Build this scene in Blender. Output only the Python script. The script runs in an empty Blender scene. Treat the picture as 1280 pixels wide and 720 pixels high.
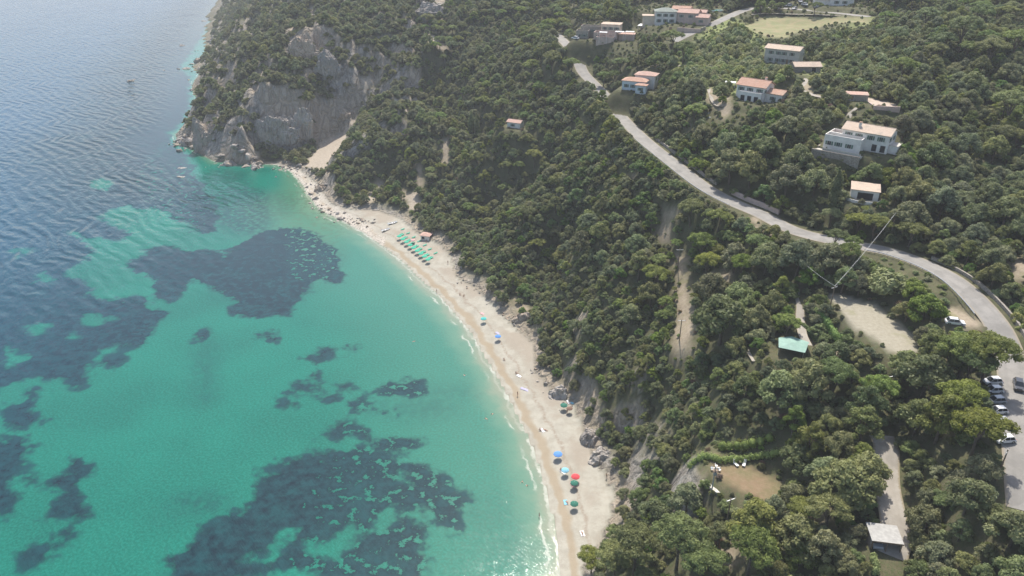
import bpy, bmesh, math, random
import numpy as np
from mathutils import Vector, Matrix

R = math.radians
rng = np.random.default_rng(7)
random.seed(7)
scene = bpy.context.scene
C = scene.collection

# ------------------------------------------------------------------ camera
FPX, PITCH, CAMH = 914.0, R(27.5), 140.0
cam_data = bpy.data.cameras.new("camera")
cam = bpy.data.objects.new("camera", cam_data)
C.objects.link(cam)
cam.location = (0, 0, CAMH)
cam.rotation_euler = (R(90) - PITCH, 0, 0)
cam_data.sensor_width = 36
cam_data.lens = 36 * FPX / 1280
cam_data.clip_start = 1
cam_data.clip_end = 30000
scene.camera = cam

# ------------------------------------------------------------------ light
SUN_EL, SUN_AZ = R(57), R(6)          # azimuth from +Y towards +X
world = bpy.data.worlds.new("World")
scene.world = world
world.use_nodes = True
wn = world.node_tree
bg = wn.nodes['Background']
sky = wn.nodes.new('ShaderNodeTexSky')
sky.sky_type = 'NISHITA'
sky.sun_disc = False
sky.sun_elevation = SUN_EL
sky.sun_rotation = SUN_AZ
sky.air_density = 1.0
sky.dust_density = 2.2
wn.links.new(sky.outputs[0], bg.inputs[0])
bg.inputs[1].default_value = 0.15
sd = bpy.data.lights.new("sun", 'SUN')
sd.energy = 4.6
sd.angle = R(0.53)
sd.color = (1.0, 0.95, 0.87)
sun = bpy.data.objects.new("sun", sd)
C.objects.link(sun)
sdir = Vector((math.sin(SUN_AZ) * math.cos(SUN_EL), math.cos(SUN_AZ) * math.cos(SUN_EL), math.sin(SUN_EL)))
sun.rotation_euler = sdir.to_track_quat('Z', 'Y').to_euler()
sun.location = (0, 0, 400)
scene.view_settings.view_transform = 'Standard'
scene.view_settings.look = 'None'
scene.view_settings.gamma = 1
scene.view_settings.exposure = 0.45
scene.render.engine = 'CYCLES'
scene.cycles.max_bounces = 8
scene.cycles.transparent_max_bounces = 8
scene.cycles.volume_bounces = 0
scene.cycles.caustics_reflective = False
scene.cycles.caustics_refractive = False
HAZE = 0.0002

# ------------------------------------------------------------------ helpers
SP, CP = math.sin(PITCH), math.cos(PITCH)

def unproj(px, py, h=0.0):
    """photo pixel on the level h -> world x, y"""
    u, v = (px - 640) / FPX, (py - 360) / FPX
    t = (CAMH - h) / (SP + v * CP)
    return (u * t, (CP - v * SP) * t)

def proj(x, y, z):
    dz = z - CAMH
    zc = y * CP - dz * SP
    zc = np.maximum(zc, 1e-3) if isinstance(zc, np.ndarray) else max(zc, 1e-3)
    return 640 + FPX * x / zc, 360 + FPX * (-y * SP - dz * CP) / zc, zc

def inpoly(px, py, poly):
    px = np.asarray(px, float); py = np.asarray(py, float)
    c = np.zeros(px.shape, bool)
    n = len(poly)
    for i in range(n):
        x1, y1 = poly[i]; x2, y2 = poly[(i + 1) % n]
        if y1 == y2: continue
        k = ((y1 > py) != (y2 > py))
        c ^= k & (px < (x2 - x1) * (py - y1) / (y2 - y1) + x1)
    return c

def distline(px, py, pts, closed=False):
    """distance to a polyline, and the arc parameter of the foot"""
    px = np.asarray(px, float); py = np.asarray(py, float)
    best = np.full(px.shape, 1e9); par = np.zeros(px.shape)
    m = len(pts) if closed else len(pts) - 1
    for i in range(m):
        ax, ay = pts[i][:2]; bx, by = pts[(i + 1) % len(pts)][:2]
        dx, dy = bx - ax, by - ay
        L = dx * dx + dy * dy + 1e-9
        t = np.clip(((px - ax) * dx + (py - ay) * dy) / L, 0, 1)
        d = np.hypot(px - ax - t * dx, py - ay - t * dy)
        k = d < best
        best = np.where(k, d, best); par = np.where(k, i + t, par)
    return best, par

def vnoise(x, y, s, seed=0):
    x = np.asarray(x, float) / s + seed * 17.31; y = np.asarray(y, float) / s + seed * 9.77
    xi = np.floor(x).astype(np.int64); yi = np.floor(y).astype(np.int64)
    fx = x - xi; fy = y - yi
    fx = fx * fx * (3 - 2 * fx); fy = fy * fy * (3 - 2 * fy)
    def h(a, b):
        n = (a * 374761393 + b * 668265263 + seed * 1442695) & 0xffffffff
        n = ((n ^ (n >> 13)) * 1274126177) & 0xffffffff
        return ((n ^ (n >> 16)) & 0xffff) / 65535.0
    return (h(xi, yi) * (1 - fx) + h(xi + 1, yi) * fx) * (1 - fy) + (h(xi, yi + 1) * (1 - fx) + h(xi + 1, yi + 1) * fx) * fy

def fbm(x, y, s, seed=0, o=4):
    r = 0; a = 1; t = 0
    for k in range(o):
        r = r + a * (vnoise(x, y, s / 2 ** k, seed + k * 3) - .5) * 2; t += a; a *= .5
    return r / t

def sstep(a, b, x):
    t = np.clip((x - a) / (b - a), 0, 1)
    return t * t * (3 - 2 * t)

def subdiv(pts, n=6):
    """Catmull-Rom through the points"""
    P = [np.array(p, float) for p in pts]
    P = [2 * P[0] - P[1]] + P + [2 * P[-1] - P[-2]]
    out = []
    for i in range(1, len(P) - 2):
        for k in range(n):
            t = k / n
            a, b, c, d = P[i - 1:i + 3]
            out.append(.5 * ((2 * b) + (c - a) * t + (2 * a - 5 * b + 4 * c - d) * t * t + (3 * b - a - 3 * c + d) * t ** 3))
    out.append(P[-2])
    return [tuple(o) for o in out]

# ------------------------------------------------------------------ materials
def newmat(name):
    m = bpy.data.materials.new(name); m.use_nodes = True
    nt = m.node_tree
    return m, nt, nt.nodes['Principled BSDF'], nt.nodes['Material Output']

def N(nt, typ, **kw):
    n = nt.nodes.new(typ)
    for k, v in kw.items():
        if k.startswith('i_'):
            key = k[2:]
            key = int(key) if key.isdigit() else key.replace('_', ' ')
            if isinstance(v, bpy.types.NodeSocket): nt.links.new(v, n.inputs[key])
            else: n.inputs[key].default_value = v
        else: setattr(n, k, v)
    return n

def math_(nt, op, a, b=0.0, clamp=False):
    n = nt.nodes.new('ShaderNodeMath'); n.operation = op; n.use_clamp = clamp
    for i, v in enumerate((a, b)):
        if isinstance(v, bpy.types.NodeSocket): nt.links.new(v, n.inputs[i])
        else: n.inputs[i].default_value = v
    return n.outputs[0]

def mixc(nt, f, a, b, mode='MIX'):
    n = nt.nodes.new('ShaderNodeMix'); n.data_type = 'RGBA'; n.blend_type = mode; n.clamp_factor = True
    for i, v in ((0, f), (6, a), (7, b)):
        if isinstance(v, bpy.types.NodeSocket): nt.links.new(v, n.inputs[i])
        else: n.inputs[i].default_value = v if i == 0 else (tuple(v) + (1,))[:4]
    return n.outputs[2]

def ramp(nt, f, a, b):
    n = nt.nodes.new('ShaderNodeMapRange'); n.clamp = True; n.interpolation_type = 'SMOOTHSTEP'
    if isinstance(f, bpy.types.NodeSocket): nt.links.new(f, n.inputs[0])
    n.inputs[1].default_value = a; n.inputs[2].default_value = b
    return n.outputs[0]

def noise(nt, scale, det=4, rough=.55, vec=None, dist=0):
    n = nt.nodes.new('ShaderNodeTexNoise')
    n.inputs['Scale'].default_value = scale; n.inputs['Detail'].default_value = det
    n.inputs['Roughness'].default_value = rough; n.inputs['Distortion'].default_value = dist
    if vec is not None: nt.links.new(vec, n.inputs['Vector'])
    return n.outputs[0]

def wpos(nt):
    return nt.nodes.new('ShaderNodeNewGeometry').outputs['Position']

def attr(nt, name):
    n = nt.nodes.new('ShaderNodeAttribute'); n.attribute_name = name
    return n.outputs['Fac']

def simple(name, col, rough=.7, col2=None, scale=2.0, metal=0, bump=0, spec=None):
    m, nt, b, out = newmat(name)
    b.inputs['Roughness'].default_value = rough
    b.inputs['Metallic'].default_value = metal
    if spec is not None: b.inputs['Specular IOR Level'].default_value = spec
    p = nt.nodes.new('ShaderNodeTexCoord').outputs['Object']
    f = noise(nt, scale, 5, .6, p)
    c2 = col2 or tuple(c * .78 for c in col)
    nt.links.new(mixc(nt, ramp(nt, f, .3, .7), c2, col), b.inputs['Base Color'])
    if bump:
        bn = N(nt, 'ShaderNodeBump', i_Strength=1.0, i_Distance=bump, i_Height=f)
        nt.links.new(bn.outputs[0], b.inputs['Normal'])
    return m

def leafmat(name, a, b_, transl=.42):
    m, nt, b, out = newmat(name)
    oi = nt.nodes.new('ShaderNodeObjectInfo')
    p = wpos(nt)
    f = noise(nt, .55, 3, .6, p)
    big = noise(nt, .02, 2, .5, p)
    c = mixc(nt, ramp(nt, f, .3, .72), a, b_)
    hs = nt.nodes.new('ShaderNodeHueSaturation')
    nt.links.new(c, hs.inputs['Color'])
    nt.links.new(math_(nt, 'ADD', math_(nt, 'MULTIPLY', oi.outputs['Random'], .5), .8), hs.inputs['Value'])
    r2 = math_(nt, 'FRACT', math_(nt, 'MULTIPLY', oi.outputs['Random'], 37.3))
    nt.links.new(math_(nt, 'ADD', math_(nt, 'MULTIPLY', r2, .064), .452), hs.inputs['Hue'])
    r3 = math_(nt, 'FRACT', math_(nt, 'MULTIPLY', oi.outputs['Random'], 91.7))
    nt.links.new(math_(nt, 'ADD', math_(nt, 'MULTIPLY', r3, .4), .78), hs.inputs['Saturation'])
    b.inputs['Roughness'].default_value = .62
    b.inputs['Specular IOR Level'].default_value = .3
    nt.links.new(hs.outputs[0], b.inputs['Base Color'])
    tr = nt.nodes.new('ShaderNodeBsdfTranslucent'); nt.links.new(hs.outputs[0], tr.inputs[0])
    mx = nt.nodes.new('ShaderNodeMixShader'); mx.inputs[0].default_value = transl
    nt.links.new(b.outputs[0], mx.inputs[1]); nt.links.new(tr.outputs[0], mx.inputs[2])
    nt.links.new(mx.outputs[0], out.inputs[0])
    return m

M = {}
M['leaf_oak'] = leafmat('holm_oak_leaves', (.112, .138, .058), (.275, .312, .138))
M['leaf_pine'] = leafmat('pine_needles', (.115, .155, .045), (.255, .318, .100))
M['leaf_bush'] = leafmat('scrub_leaves', (.110, .135, .050), (.250, .285, .115))
M['leaf_green'] = leafmat('garden_leaves', (.095, .150, .036), (.215, .300, .085), .32)
M['leaf_reed'] = leafmat('reed_leaves', (.185, .230, .085), (.290, .340, .140), .3)
M['leaf_dry'] = leafmat('dry_leaves', (.15, .115, .07), (.25, .19, .115))
M['leaf_hedge'] = leafmat('hedge_leaves', (.13, .22, .045), (.26, .40, .10), .35)
M['bark'] = simple('bark', (.16, .12, .085), .9, (.08, .06, .045), 3, bump=.05)
M['white_wall'] = simple('white_plaster', (.74, .71, .66), .85, (.60, .57, .53), .6)
M['grey_wall'] = simple('weathered_plaster', (.50, .49, .45), .9, (.37, .36, .33), .8)
M['beige_wall'] = simple('beige_plaster', (.62, .54, .43), .9, (.50, .43, .34), .8)
M['pink_wall'] = simple('pinkish_plaster', (.55, .42, .36), .9, (.42, .33, .28), .8)
M['stone_wall'] = simple('rubble_stone', (.36, .32, .27), .95, (.19, .17, .145), 2.5, bump=.08)
M['paving'] = simple('stone_paving', (.60, .56, .49), .9, (.40, .37, .32), 1.2)
M['pink_paving'] = simple('terracotta_paving', (.48, .35, .29), .9, (.36, .27, .23), 1.2)
M['glass'] = simple('window_glass', (.03, .035, .04), .08, (.02, .024, .03), 1, spec=.6)
M['frame'] = simple('painted_window_frame', (.55, .54, .5), .6)
M['shutter'] = simple('green_shutter_paint', (.10, .17, .13), .6)
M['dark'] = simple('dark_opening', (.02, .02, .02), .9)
M['wood'] = simple('weathered_wood', (.26, .19, .13), .85, (.16, .12, .085), 4)
M['metal'] = simple('galvanised_steel', (.45, .46, .46), .45, (.36, .37, .37), 3, metal=.6)
M['green_roof'] = simple('green_sheet_roof', (.24, .38, .31), .7, (.19, .31, .25), .7)
M['white'] = simple('white_plastic', (.8, .8, .78), .5, (.72, .72, .70), 3)
M['rubber'] = simple('tyre_rubber', (.02, .02, .02), .85)
M['concrete'] = simple('concrete', (.42, .41, .38), .9, (.32, .31, .29), 1.5)
M['pool'] = simple('pool_water', (.10, .45, .50), .08, (.08, .38, .44), .5)

def roofmat(name, a, b_):
    m, nt, b, out = newmat(name)
    b.inputs['Roughness'].default_value = .9
    p = nt.nodes.new('ShaderNodeTexCoord').outputs['Object']
    w = N(nt, 'ShaderNodeTexWave', i_Scale=1.3, i_Distortion=.4, i_Vector=p)
    f = noise(nt, 1.3, 6, .7, p); g = noise(nt, .3, 3, .5, p)
    c = mixc(nt, ramp(nt, f, .3, .7), a, b_)
    c = mixc(nt, math_(nt, 'MULTIPLY', w.outputs[0], .3), c, tuple(x * .55 for x in a))
    c = mixc(nt, math_(nt, 'MULTIPLY', ramp(nt, g, .5, .75), .55), c, (.30, .27, .22))
    nt.links.new(c, b.inputs['Base Color'])
    bn = N(nt, 'ShaderNodeBump', i_Strength=.8, i_Distance=.05, i_Height=w.outputs[0])
    nt.links.new(bn.outputs[0], b.inputs['Normal'])
    return m
M['tile_orange'] = roofmat('orange_clay_tiles', (.43, .24, .165), (.53, .34, .25))
M['tile_beige'] = roofmat('faded_clay_tiles', (.50, .38, .29), (.60, .48, .37))
M['tile_pink'] = roofmat('pinkish_clay_tiles', (.46, .28, .22), (.54, .37, .30))
M['tile_grey'] = roofmat('mossy_grey_tiles', (.20, .23, .20), (.28, .30, .26))

def rockmat(name, a, b_, c_):
    m, nt, b, out = newmat(name)
    b.inputs['Roughness'].default_value = .95
    p = wpos(nt)
    mp = N(nt, 'ShaderNodeMapping', i_Vector=p, i_Scale=(1, 1, .35))
    f = noise(nt, .35, 8, .65, mp.outputs[0], 1.2); g = noise(nt, .06, 3, .5, p)
    h = noise(nt, 1.6, 6, .7, mp.outputs[0])
    c = mixc(nt, ramp(nt, f, .35, .62), a, b_)
    c = mixc(nt, ramp(nt, g, .42, .62), c, c_)
    c = mixc(nt, math_(nt, 'MULTIPLY', ramp(nt, h, .52, .7), .45), c, tuple(x * .45 for x in a))
    nt.links.new(c, b.inputs['Base Color'])
    vo = N(nt, 'ShaderNodeTexVoronoi', i_Scale=.45, i_Vector=mp.outputs[0]); vo.feature = 'DISTANCE_TO_EDGE'
    bn = N(nt, 'ShaderNodeBump', i_Strength=1.0, i_Distance=1.1, i_Height=math_(nt, 'ADD', math_(nt, 'ADD', f, math_(nt, 'MULTIPLY', h, .4)), math_(nt, 'MULTIPLY', ramp(nt, vo.outputs[0], 0, .25), .6)))
    nt.links.new(bn.outputs[0], b.inputs['Normal'])
    return m
M['rock'] = rockmat('coastal_rock', (.22, .195, .165), (.42, .375, .325), (.34, .305, .27))
M['rock_pale'] = rockmat('pale_rock', (.30, .27, .235), (.50, .455, .40), (.42, .38, .335))
M['rock_warm'] = rockmat('ochre_rock', (.32, .25, .185), (.50, .40, .30), (.38, .33, .27))

# ------------------------------------------------------------------ mesh builder
class MB:
    def __init__(s): s.v = []; s.f = []; s.mi = []; s.mats = []
    def m(s, mat):
        if mat not in s.mats: s.mats.append(mat)
        return s.mats.index(mat)
    def add(s, vs, fs, mat, mtx=None):
        o = len(s.v); k = s.m(mat)
        for v in vs:
            v = Vector(v)
            s.v.append(tuple(mtx @ v) if mtx else tuple(v))
        for f in fs: s.f.append(tuple(i + o for i in f)); s.mi.append(k)
        return s
    def box(s, x0, y0, z0, x1, y1, z1, mat, mtx=None, bev=0.0):
        if bev <= 0:
            vs = [(x, y, z) for z in (z0, z1) for y in (y0, y1) for x in (x0, x1)]
            fs = [(0, 2, 3, 1), (4, 5, 7, 6), (0, 1, 5, 4), (2, 6, 7, 3), (0, 4, 6, 2), (1, 3, 7, 5)]
            return s.add(vs, fs, mat, mtx)
        bm = bmesh.new(); bmesh.ops.create_cube(bm, size=1)
        for v in bm.verts:
            v.co = Vector((x0 + (v.co.x + .5) * (x1 - x0), y0 + (v.co.y + .5) * (y1 - y0), z0 + (v.co.z + .5) * (z1 - z0)))
        bmesh.ops.bevel(bm, geom=bm.edges[:], offset=bev, segments=2, affect='EDGES')
        vs = [v.co[:] for v in bm.verts]; fs = [[v.index for v in f.verts] for f in bm.faces]
        bm.free()
        return s.add(vs, fs, mat, mtx)
    def prism(s, poly, z0, z1, mat, mtx=None):
        n = len(poly)
        vs = [(p[0], p[1], z0) for p in poly] + [(p[0], p[1], z1) for p in poly]
        fs = [tuple(reversed(range(n))), tuple(range(n, 2 * n))] + [(i, (i + 1) % n, n + (i + 1) % n, n + i) for i in range(n)]
        return s.add(vs, fs, mat, mtx)
    def tube(s, pts, rad, mat, n=8, mtx=None, cap=True):
        rad = rad if isinstance(rad, (list, tuple)) else [rad] * len(pts)
        P = [Vector(p) for p in pts]; vs = []; fs = []
        for i, p in enumerate(P):
            d = (P[min(i + 1, len(P) - 1)] - P[max(i - 1, 0)]).normalized()
            u = d.orthogonal().normalized() if i == 0 else (u - d * u.dot(d)).normalized()
            w = d.cross(u)
            for k in range(n):
                a = 2 * math.pi * k / n
                vs.append(p + (u * math.cos(a) + w * math.sin(a)) * rad[i])
        for i in range(len(P) - 1):
            for k in range(n):
                fs.append((i * n + k, i * n + (k + 1) % n, (i + 1) * n + (k + 1) % n, (i + 1) * n + k))
        if cap: fs += [tuple(reversed(range(n))), tuple(range((len(P) - 1) * n, len(P) * n))]
        return s.add(vs, fs, mat, mtx)
    def sphere(s, c, r, mat, seg=12, rings=8, mtx=None):
        r = r if isinstance(r, (tuple, list)) else (r, r, r)
        vs = []; fs = []
        for i in range(rings + 1):
            th = math.pi * i / rings
            for k in range(seg):
                a = 2 * math.pi * k / seg
                vs.append((c[0] + r[0] * math.sin(th) * math.cos(a), c[1] + r[1] * math.sin(th) * math.sin(a), c[2] + r[2] * math.cos(th)))
        for i in range(rings):
            for k in range(seg):
                fs.append((i * seg + k, (i + 1) * seg + k, (i + 1) * seg + (k + 1) % seg, i * seg + (k + 1) % seg))
        return s.add(vs, fs, mat, mtx)
    def build(s, name, parent=None, smooth=False):
        me = bpy.data.meshes.new(name)
        me.from_pydata(s.v, [], s.f)
        for m in s.mats: me.materials.append(m)
        me.polygons.foreach_set('material_index', s.mi)
        if smooth: me.polygons.foreach_set('use_smooth', [True] * len(me.polygons))
        me.update()
        o = bpy.data.objects.new(name, me); C.objects.link(o)
        if parent: o.parent = parent
        return o

def tag(o, label=None, cat=None, group=None, kind=None):
    if label: o['label'] = label
    if cat: o['category'] = cat
    if group: o['group'] = group
    if kind: o['kind'] = kind
    return o

def empty(name, loc, rz=0, label=None, cat=None, group=None):
    o = bpy.data.objects.new(name, None); C.objects.link(o)
    o.empty_display_size = .5
    o.location = loc; o.rotation_euler = (0, 0, rz)
    return tag(o, label, cat, group)

def copy_tree(o, parent=None):
    c = o.copy(); C.objects.link(c); c.parent = parent
    for ch in [x for x in o.children]: copy_tree(ch, c)
    return c

def gridmesh(name, xs, ys, Z, mat, attrs={}):
    nx, ny = len(xs), len(ys)
    X, Y = np.meshgrid(xs, ys)
    co = np.stack([X, Y, Z], -1).reshape(-1, 3).astype(np.float32)
    me = bpy.data.meshes.new(name)
    me.vertices.add(nx * ny); me.vertices.foreach_set('co', co.ravel())
    i = np.arange((ny - 1) * (nx - 1)); r = i // (nx - 1); c = i % (nx - 1)
    a = r * nx + c
    q = np.stack([a, a + 1, a + nx + 1, a + nx], -1).astype(np.int32)
    me.loops.add(q.size); me.loops.foreach_set('vertex_index', q.ravel())
    me.polygons.add(len(q)); me.polygons.foreach_set('loop_start', np.arange(0, q.size, 4, dtype=np.int32))
    me.polygons.foreach_set('use_smooth', np.ones(len(q), bool))
    me.update(calc_edges=True)
    for k, v in attrs.items():
        at = me.attributes.new(k, 'FLOAT', 'POINT'); at.data.foreach_set('value', np.asarray(v, np.float32).ravel())
    me.materials.append(mat)
    o = bpy.data.objects.new(name, me); C.objects.link(o)
    return o

# ------------------------------------------------------------------ coast and relief
COAST_PX = [(700,720),(697,690),(690,650),(680,610),(668,570),(655,540),(640,510),(625,480),(607,450),(590,420),(570,395),
    (548,370),(525,350),(505,330),(480,310),(455,292),(430,278),(410,268),(395,258),(385,245),(375,228),(362,214),(345,206),
    (320,205),(300,205),(285,201),(270,203),(258,196),(243,186),(226,178),(220,168),(236,158),(246,142),(247,120),(243,104),(252,92),
    (243,84),(252,75),(262,62),(262,45),(272,28),(283,10),(290,0)]
coast = [(150,-260),(80,-120),(36,-50),(14,10),(6,60),(9,95)] + [unproj(*p) for p in COAST_PX] + [(-520,1500),(-600,2400),(-1500,6500)]
BACK_PX = [(731,722),(731,702),(753,671),(762,647),(768,622),(762,601),(747,573),(731,537),(718,503),(687,485),(670,460),(669,430),
    (642,405),(620,382),(595,357),(572,345),(564,320),(552,305),(522,290),(502,272),(472,262),(440,260),(415,252),(397,227),(375,208),(350,201)]
back = [unproj(x, y, 2.4) for x, y in BACK_PX]
land_poly = coast + [(6500, 6500), (6500, -3000), (400, -3000)]
i0 = 5
beach_poly = [(9, 95)] + [unproj(*p) for p in COAST_PX[:24]] + list(reversed(back)) + [(24, 95)]

CTRL_PX = [
 # road
 (1275,560,50),(1266,480,52),(1250,410,54),(1190,345,56),(1080,308,56),(960,275,55),(880,235,56),(800,170,58),(755,120,61),(722,70,70),(700,45,80),
 # houses
 (1073,195,71),(940,120,78),(973,73,84),(797,108,69),(745,55,77),(762,22,86),(835,28,87),(1076,250,62),(1010,88,83),(1100,135,79),
 (1000,30,88),(1280,0,100),(1200,30,95),(1240,130,79),(1240,230,66),(1150,60,90),(1180,280,60),
 # gardens and valley
 (1103,670,36),(1110,600,38),(1110,540,42),(930,600,31),(850,600,20),(850,700,21),(980,700,31),(980,430,46),(1090,400,50),(1060,480,45),
 (900,500,34),(850,400,33),(880,300,46),(800,300,37),(1200,480,49),(1220,600,46),(1210,700,42),(800,540,14),(800,470,24),(760,420,20),(760,350,28),
 (950,360,47),(1030,340,51),
 # seaward slope
 (700,250,30),(640,300,14),(690,340,14),(600,200,25),(640,180,36),(700,170,45),(600,100,48),(660,110,52),(640,20,74),(650,60,62),(700,110,57),
 (560,240,10),(520,230,11),(500,150,32),(470,130,26),(440,200,14),(520,90,44),(560,150,38),(572,300,5),(602,250,15),(760,220,46),(820,240,50),
 (765,250,42),(700,292,22),(740,300,32),
 # headland
 (400,40,66),(280,50,41),(310,10,55),(350,0,68),(350,60,53),(350,118,35),(325,125,33),(375,120,34),(350,194,2),(430,100,41),(400,172,9),(380,88,46),(460,62,56),(460,0,78),(560,0,79),(540,50,63),
 (262,138,23),(258,100,33),(300,148,26),(300,90,44),(320,192,3),(480,60,56),(450,150,20),
]
WORLD_PT = [(-150,760,105),(-40,720,118),(-220,950,96),(-300,1100,70),(100,600,112),(300,620,125),(400,400,115),(500,200,95),(320,120,72),(220,20,54),
 (110,20,38),(50,30,22),(60,70,30),(150,60,48),(120,-100,30),(300,-150,50),(0,1100,130),(300,1000,140),(700,700,150),(700,0,90),(-200,1500,90)]
pts = [(*unproj(x, y, h), h) for x, y, h in CTRL_PX] + WORLD_PT
pts += [(x, y, 0.) for x, y in coast[2:-1]] + [(x, y, 2.4) for x, y in back]
P = np.array(pts)
def rbf_fit(P):
    n = len(P)
    D = np.hypot(P[:, None, 0] - P[None, :, 0], P[:, None, 1] - P[None, :, 1])
    A = np.zeros((n + 3, n + 3)); A[:n, :n] = -D - np.eye(n) * -.0
    A[:n, :n] += np.eye(n) * 1.5
    A[:n, n] = 1; A[:n, n + 1] = P[:, 0] / 500; A[:n, n + 2] = P[:, 1] / 500
    A[n:, :n] = A[:n, n:].T
    b = np.zeros(n + 3); b[:n] = P[:, 2]
    return np.linalg.solve(A, b)
W = rbf_fit(P)
def rbf(x, y):
    s = x.shape; x = x.ravel(); y = y.ravel(); out = np.zeros(x.size)
    for k in range(0, x.size, 20000):
        xx = x[k:k + 20000]; yy = y[k:k + 20000]
        D = np.hypot(xx[:, None] - P[None, :, 0], yy[:, None] - P[None, :, 1])
        out[k:k + 20000] = -D @ W[:len(P)] + W[-3] + W[-2] * xx / 500 + W[-1] * yy / 500
    return out.reshape(s)

def axis(lo, a, b, hi, step, grow=1.12):
    c = list(np.arange(a, b, step)); s = step; x = c[-1]
    while x < hi: s *= grow; x += s; c.append(x)
    s = step; x = a; l = []
    while x > lo: s *= grow; x -= s; l.append(x)
    return np.array(l[::-1] + c)
XS = axis(-5200, -290, 235, 5200, 1.5)
YS = axis(-2500, 85, 520, 6000, 1.5, 1.06)
GX, GY = np.meshgrid(XS, YS)
LAND = inpoly(GX, GY, land_poly)
DC, _ = distline(GX, GY, coast)
BEACH = inpoly(GX, GY, beach_poly)
DB, _ = distline(GX, GY, back)
H = rbf(GX, GY)
far = sstep(900, 2500, np.hypot(GX, GY))
H = H * (1 - far) + (110 + 60 * fbm(GX, GY, 900, 5)) * far
H = H + (fbm(GX, GY, 45, 2, 4) * 3.2 + fbm(GX, GY, 12, 8, 3) * 1.1) * sstep(6, 60, DC) * LAND
head = (GX < -60) & (GY > 400) | (GX < -95)
H = H + head * sstep(3, 22, DC) * (np.abs(fbm(GX, GY, 55, 21, 5)) * -24 + 5 + fbm(GX, GY, 13, 25, 3) * 5)
H = H + head * sstep(3, 14, DC) * (1 - np.abs(fbm(GX * 1.6 + GY * .4, GY * .45, 9, 61, 4)) * 2 - .5) * 2.6
H = np.maximum(H, .25 + np.minimum(DC, 30) * .10)
bh = np.minimum(DC * .13, 1.0 + DC * .05) + fbm(GX, GY, 9, 31, 3) * .18 * sstep(2, 8, DC)
H = np.where(BEACH, bh, H)
# blend from beach level up to slope
kb = LAND & ~BEACH & (DB < 5) & (DC < 80)
H = np.where(kb, bh * (1 - DB / 5) + H * (DB / 5), H)
H = np.where(LAND, H, -np.minimum(.25 + DC * .12, 9))

def hgt(x, y):
    x = np.asarray(x, float); y = np.asarray(y, float)
    i = np.clip(np.searchsorted(XS, x) - 1, 0, len(XS) - 2); j = np.clip(np.searchsorted(YS, y) - 1, 0, len(YS) - 2)
    fx = (x - XS[i]) / (XS[i + 1] - XS[i]); fy = (y - YS[j]) / (YS[j + 1] - YS[j])
    return (H[j, i] * (1 - fx) + H[j, i + 1] * fx) * (1 - fy) + (H[j + 1, i] * (1 - fx) + H[j + 1, i + 1] * fx) * fy

TT = np.concatenate([np.arange(70, 700, .6), np.arange(700, 2500, 3.)])
def at(px, py, dz=0.0):
    """first point of the relief seen through a photo pixel"""
    u, v = (px - 640) / FPX, (py - 360) / FPX
    x = u * TT; y = (CP - v * SP) * TT; z = CAMH - (SP + v * CP) * TT
    g = np.maximum(hgt(x, y), 0) + dz
    k = np.argmax(z < g)
    if z[k] >= g[k]: k = len(TT) - 1
    if k > 0:
        a = z[k - 1] - g[k - 1]; b = z[k] - g[k]; f = a / (a - b + 1e-9)
        t = TT[k - 1] + (TT[k] - TT[k - 1]) * f
    else: t = TT[0]
    X, Y = u * t, (CP - v * SP) * t
    return Vector((X, Y, float(hgt(X, Y))))
def atp(poly): return [tuple(at(*p)[:2]) for p in poly]

# ---- gullies cut into the seaward slope
def gully(px, depth, w):
    global H
    ln = subdiv(atp(px), 4)
    d, par = distline(GX, GY, ln)
    t = par / (len(ln) - 1)
    G = H - depth * np.exp(-(d / w) ** 2) * np.sin(np.clip(.38 + t * .62, 0, 1) * math.pi) ** .8 * ~BEACH * LAND
    H = np.maximum(G, np.minimum(H, 1.2 + DC * .12)) if depth > 0 else H - depth * np.exp(-(d / w) ** 2) * np.sin(np.clip(.05 + t * .9, 0, 1) * math.pi) * sstep(4, 20, DC) * ~BEACH * LAND
gully([(566,314),(585,280),(606,250),(640,224),(680,205),(720,190)], 17, 12)
gully([(650,385),(675,345),(700,296),(735,266),(770,246)], 14, 9)
gully([(770,545),(800,500),(830,470),(845,440)], 9, 9)
gully([(452,262),(470,225),(500,195),(540,150)], 9, 9)
gully([(600,150),(560,120),(545,90),(560,60),(600,30)], 16, 16)
gully([(392,205),(430,150),(470,95),(500,60)], 15, 12)
gully([(620,380),(650,320),(680,280),(720,240),(760,215)], -6, 10)
gully([(560,300),(575,240),(620,190),(660,160),(710,140)], -7, 11)
gully([(400,215),(450,150),(490,105),(530,80)], -5, 10)
gully([(700,480),(730,410),(770,350),(800,310)], -4, 10)
gully([(690,470),(710,400),(740,350),(770,310)], 5, 7)
H = np.where(LAND & ~BEACH, np.maximum(H, .3), H)
# ---- flattened strips and pads
def flatten_line(pts3, w, blend):
    global H
    d, par = distline(GX, GY, pts3)
    z = np.interp(par, np.arange(len(pts3)), [p[2] for p in pts3])
    k = 1 - sstep(w, w + blend, d)
    H = H * (1 - k) + z * k
def smooth_line(pts, n=5, it=6):
    p = subdiv(pts, n)
    z = np.array([float(hgt(q[0], q[1])) for q in p])
    for _ in range(it):
        z[1:-1] = (z[:-2] + z[1:-1] + z[2:]) / 3
    return [(q[0], q[1], zz) for q, zz in zip(p, z)]
ROAD_PX = [(1283,640),(1279,600),(1276,560),(1272,520),(1268,480),(1262,445),(1248,410),(1222,375),(1190,348),(1150,328),(1110,315),(1075,307),(1035,299),(990,288),
           (950,268),(915,253),(880,234),(845,207),(810,178),(785,158),(770,138),(757,120),(742,105),(728,92),(722,72),(712,52),(694,42)]
road1 = smooth_line(atp(ROAD_PX), 5, 25)
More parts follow.
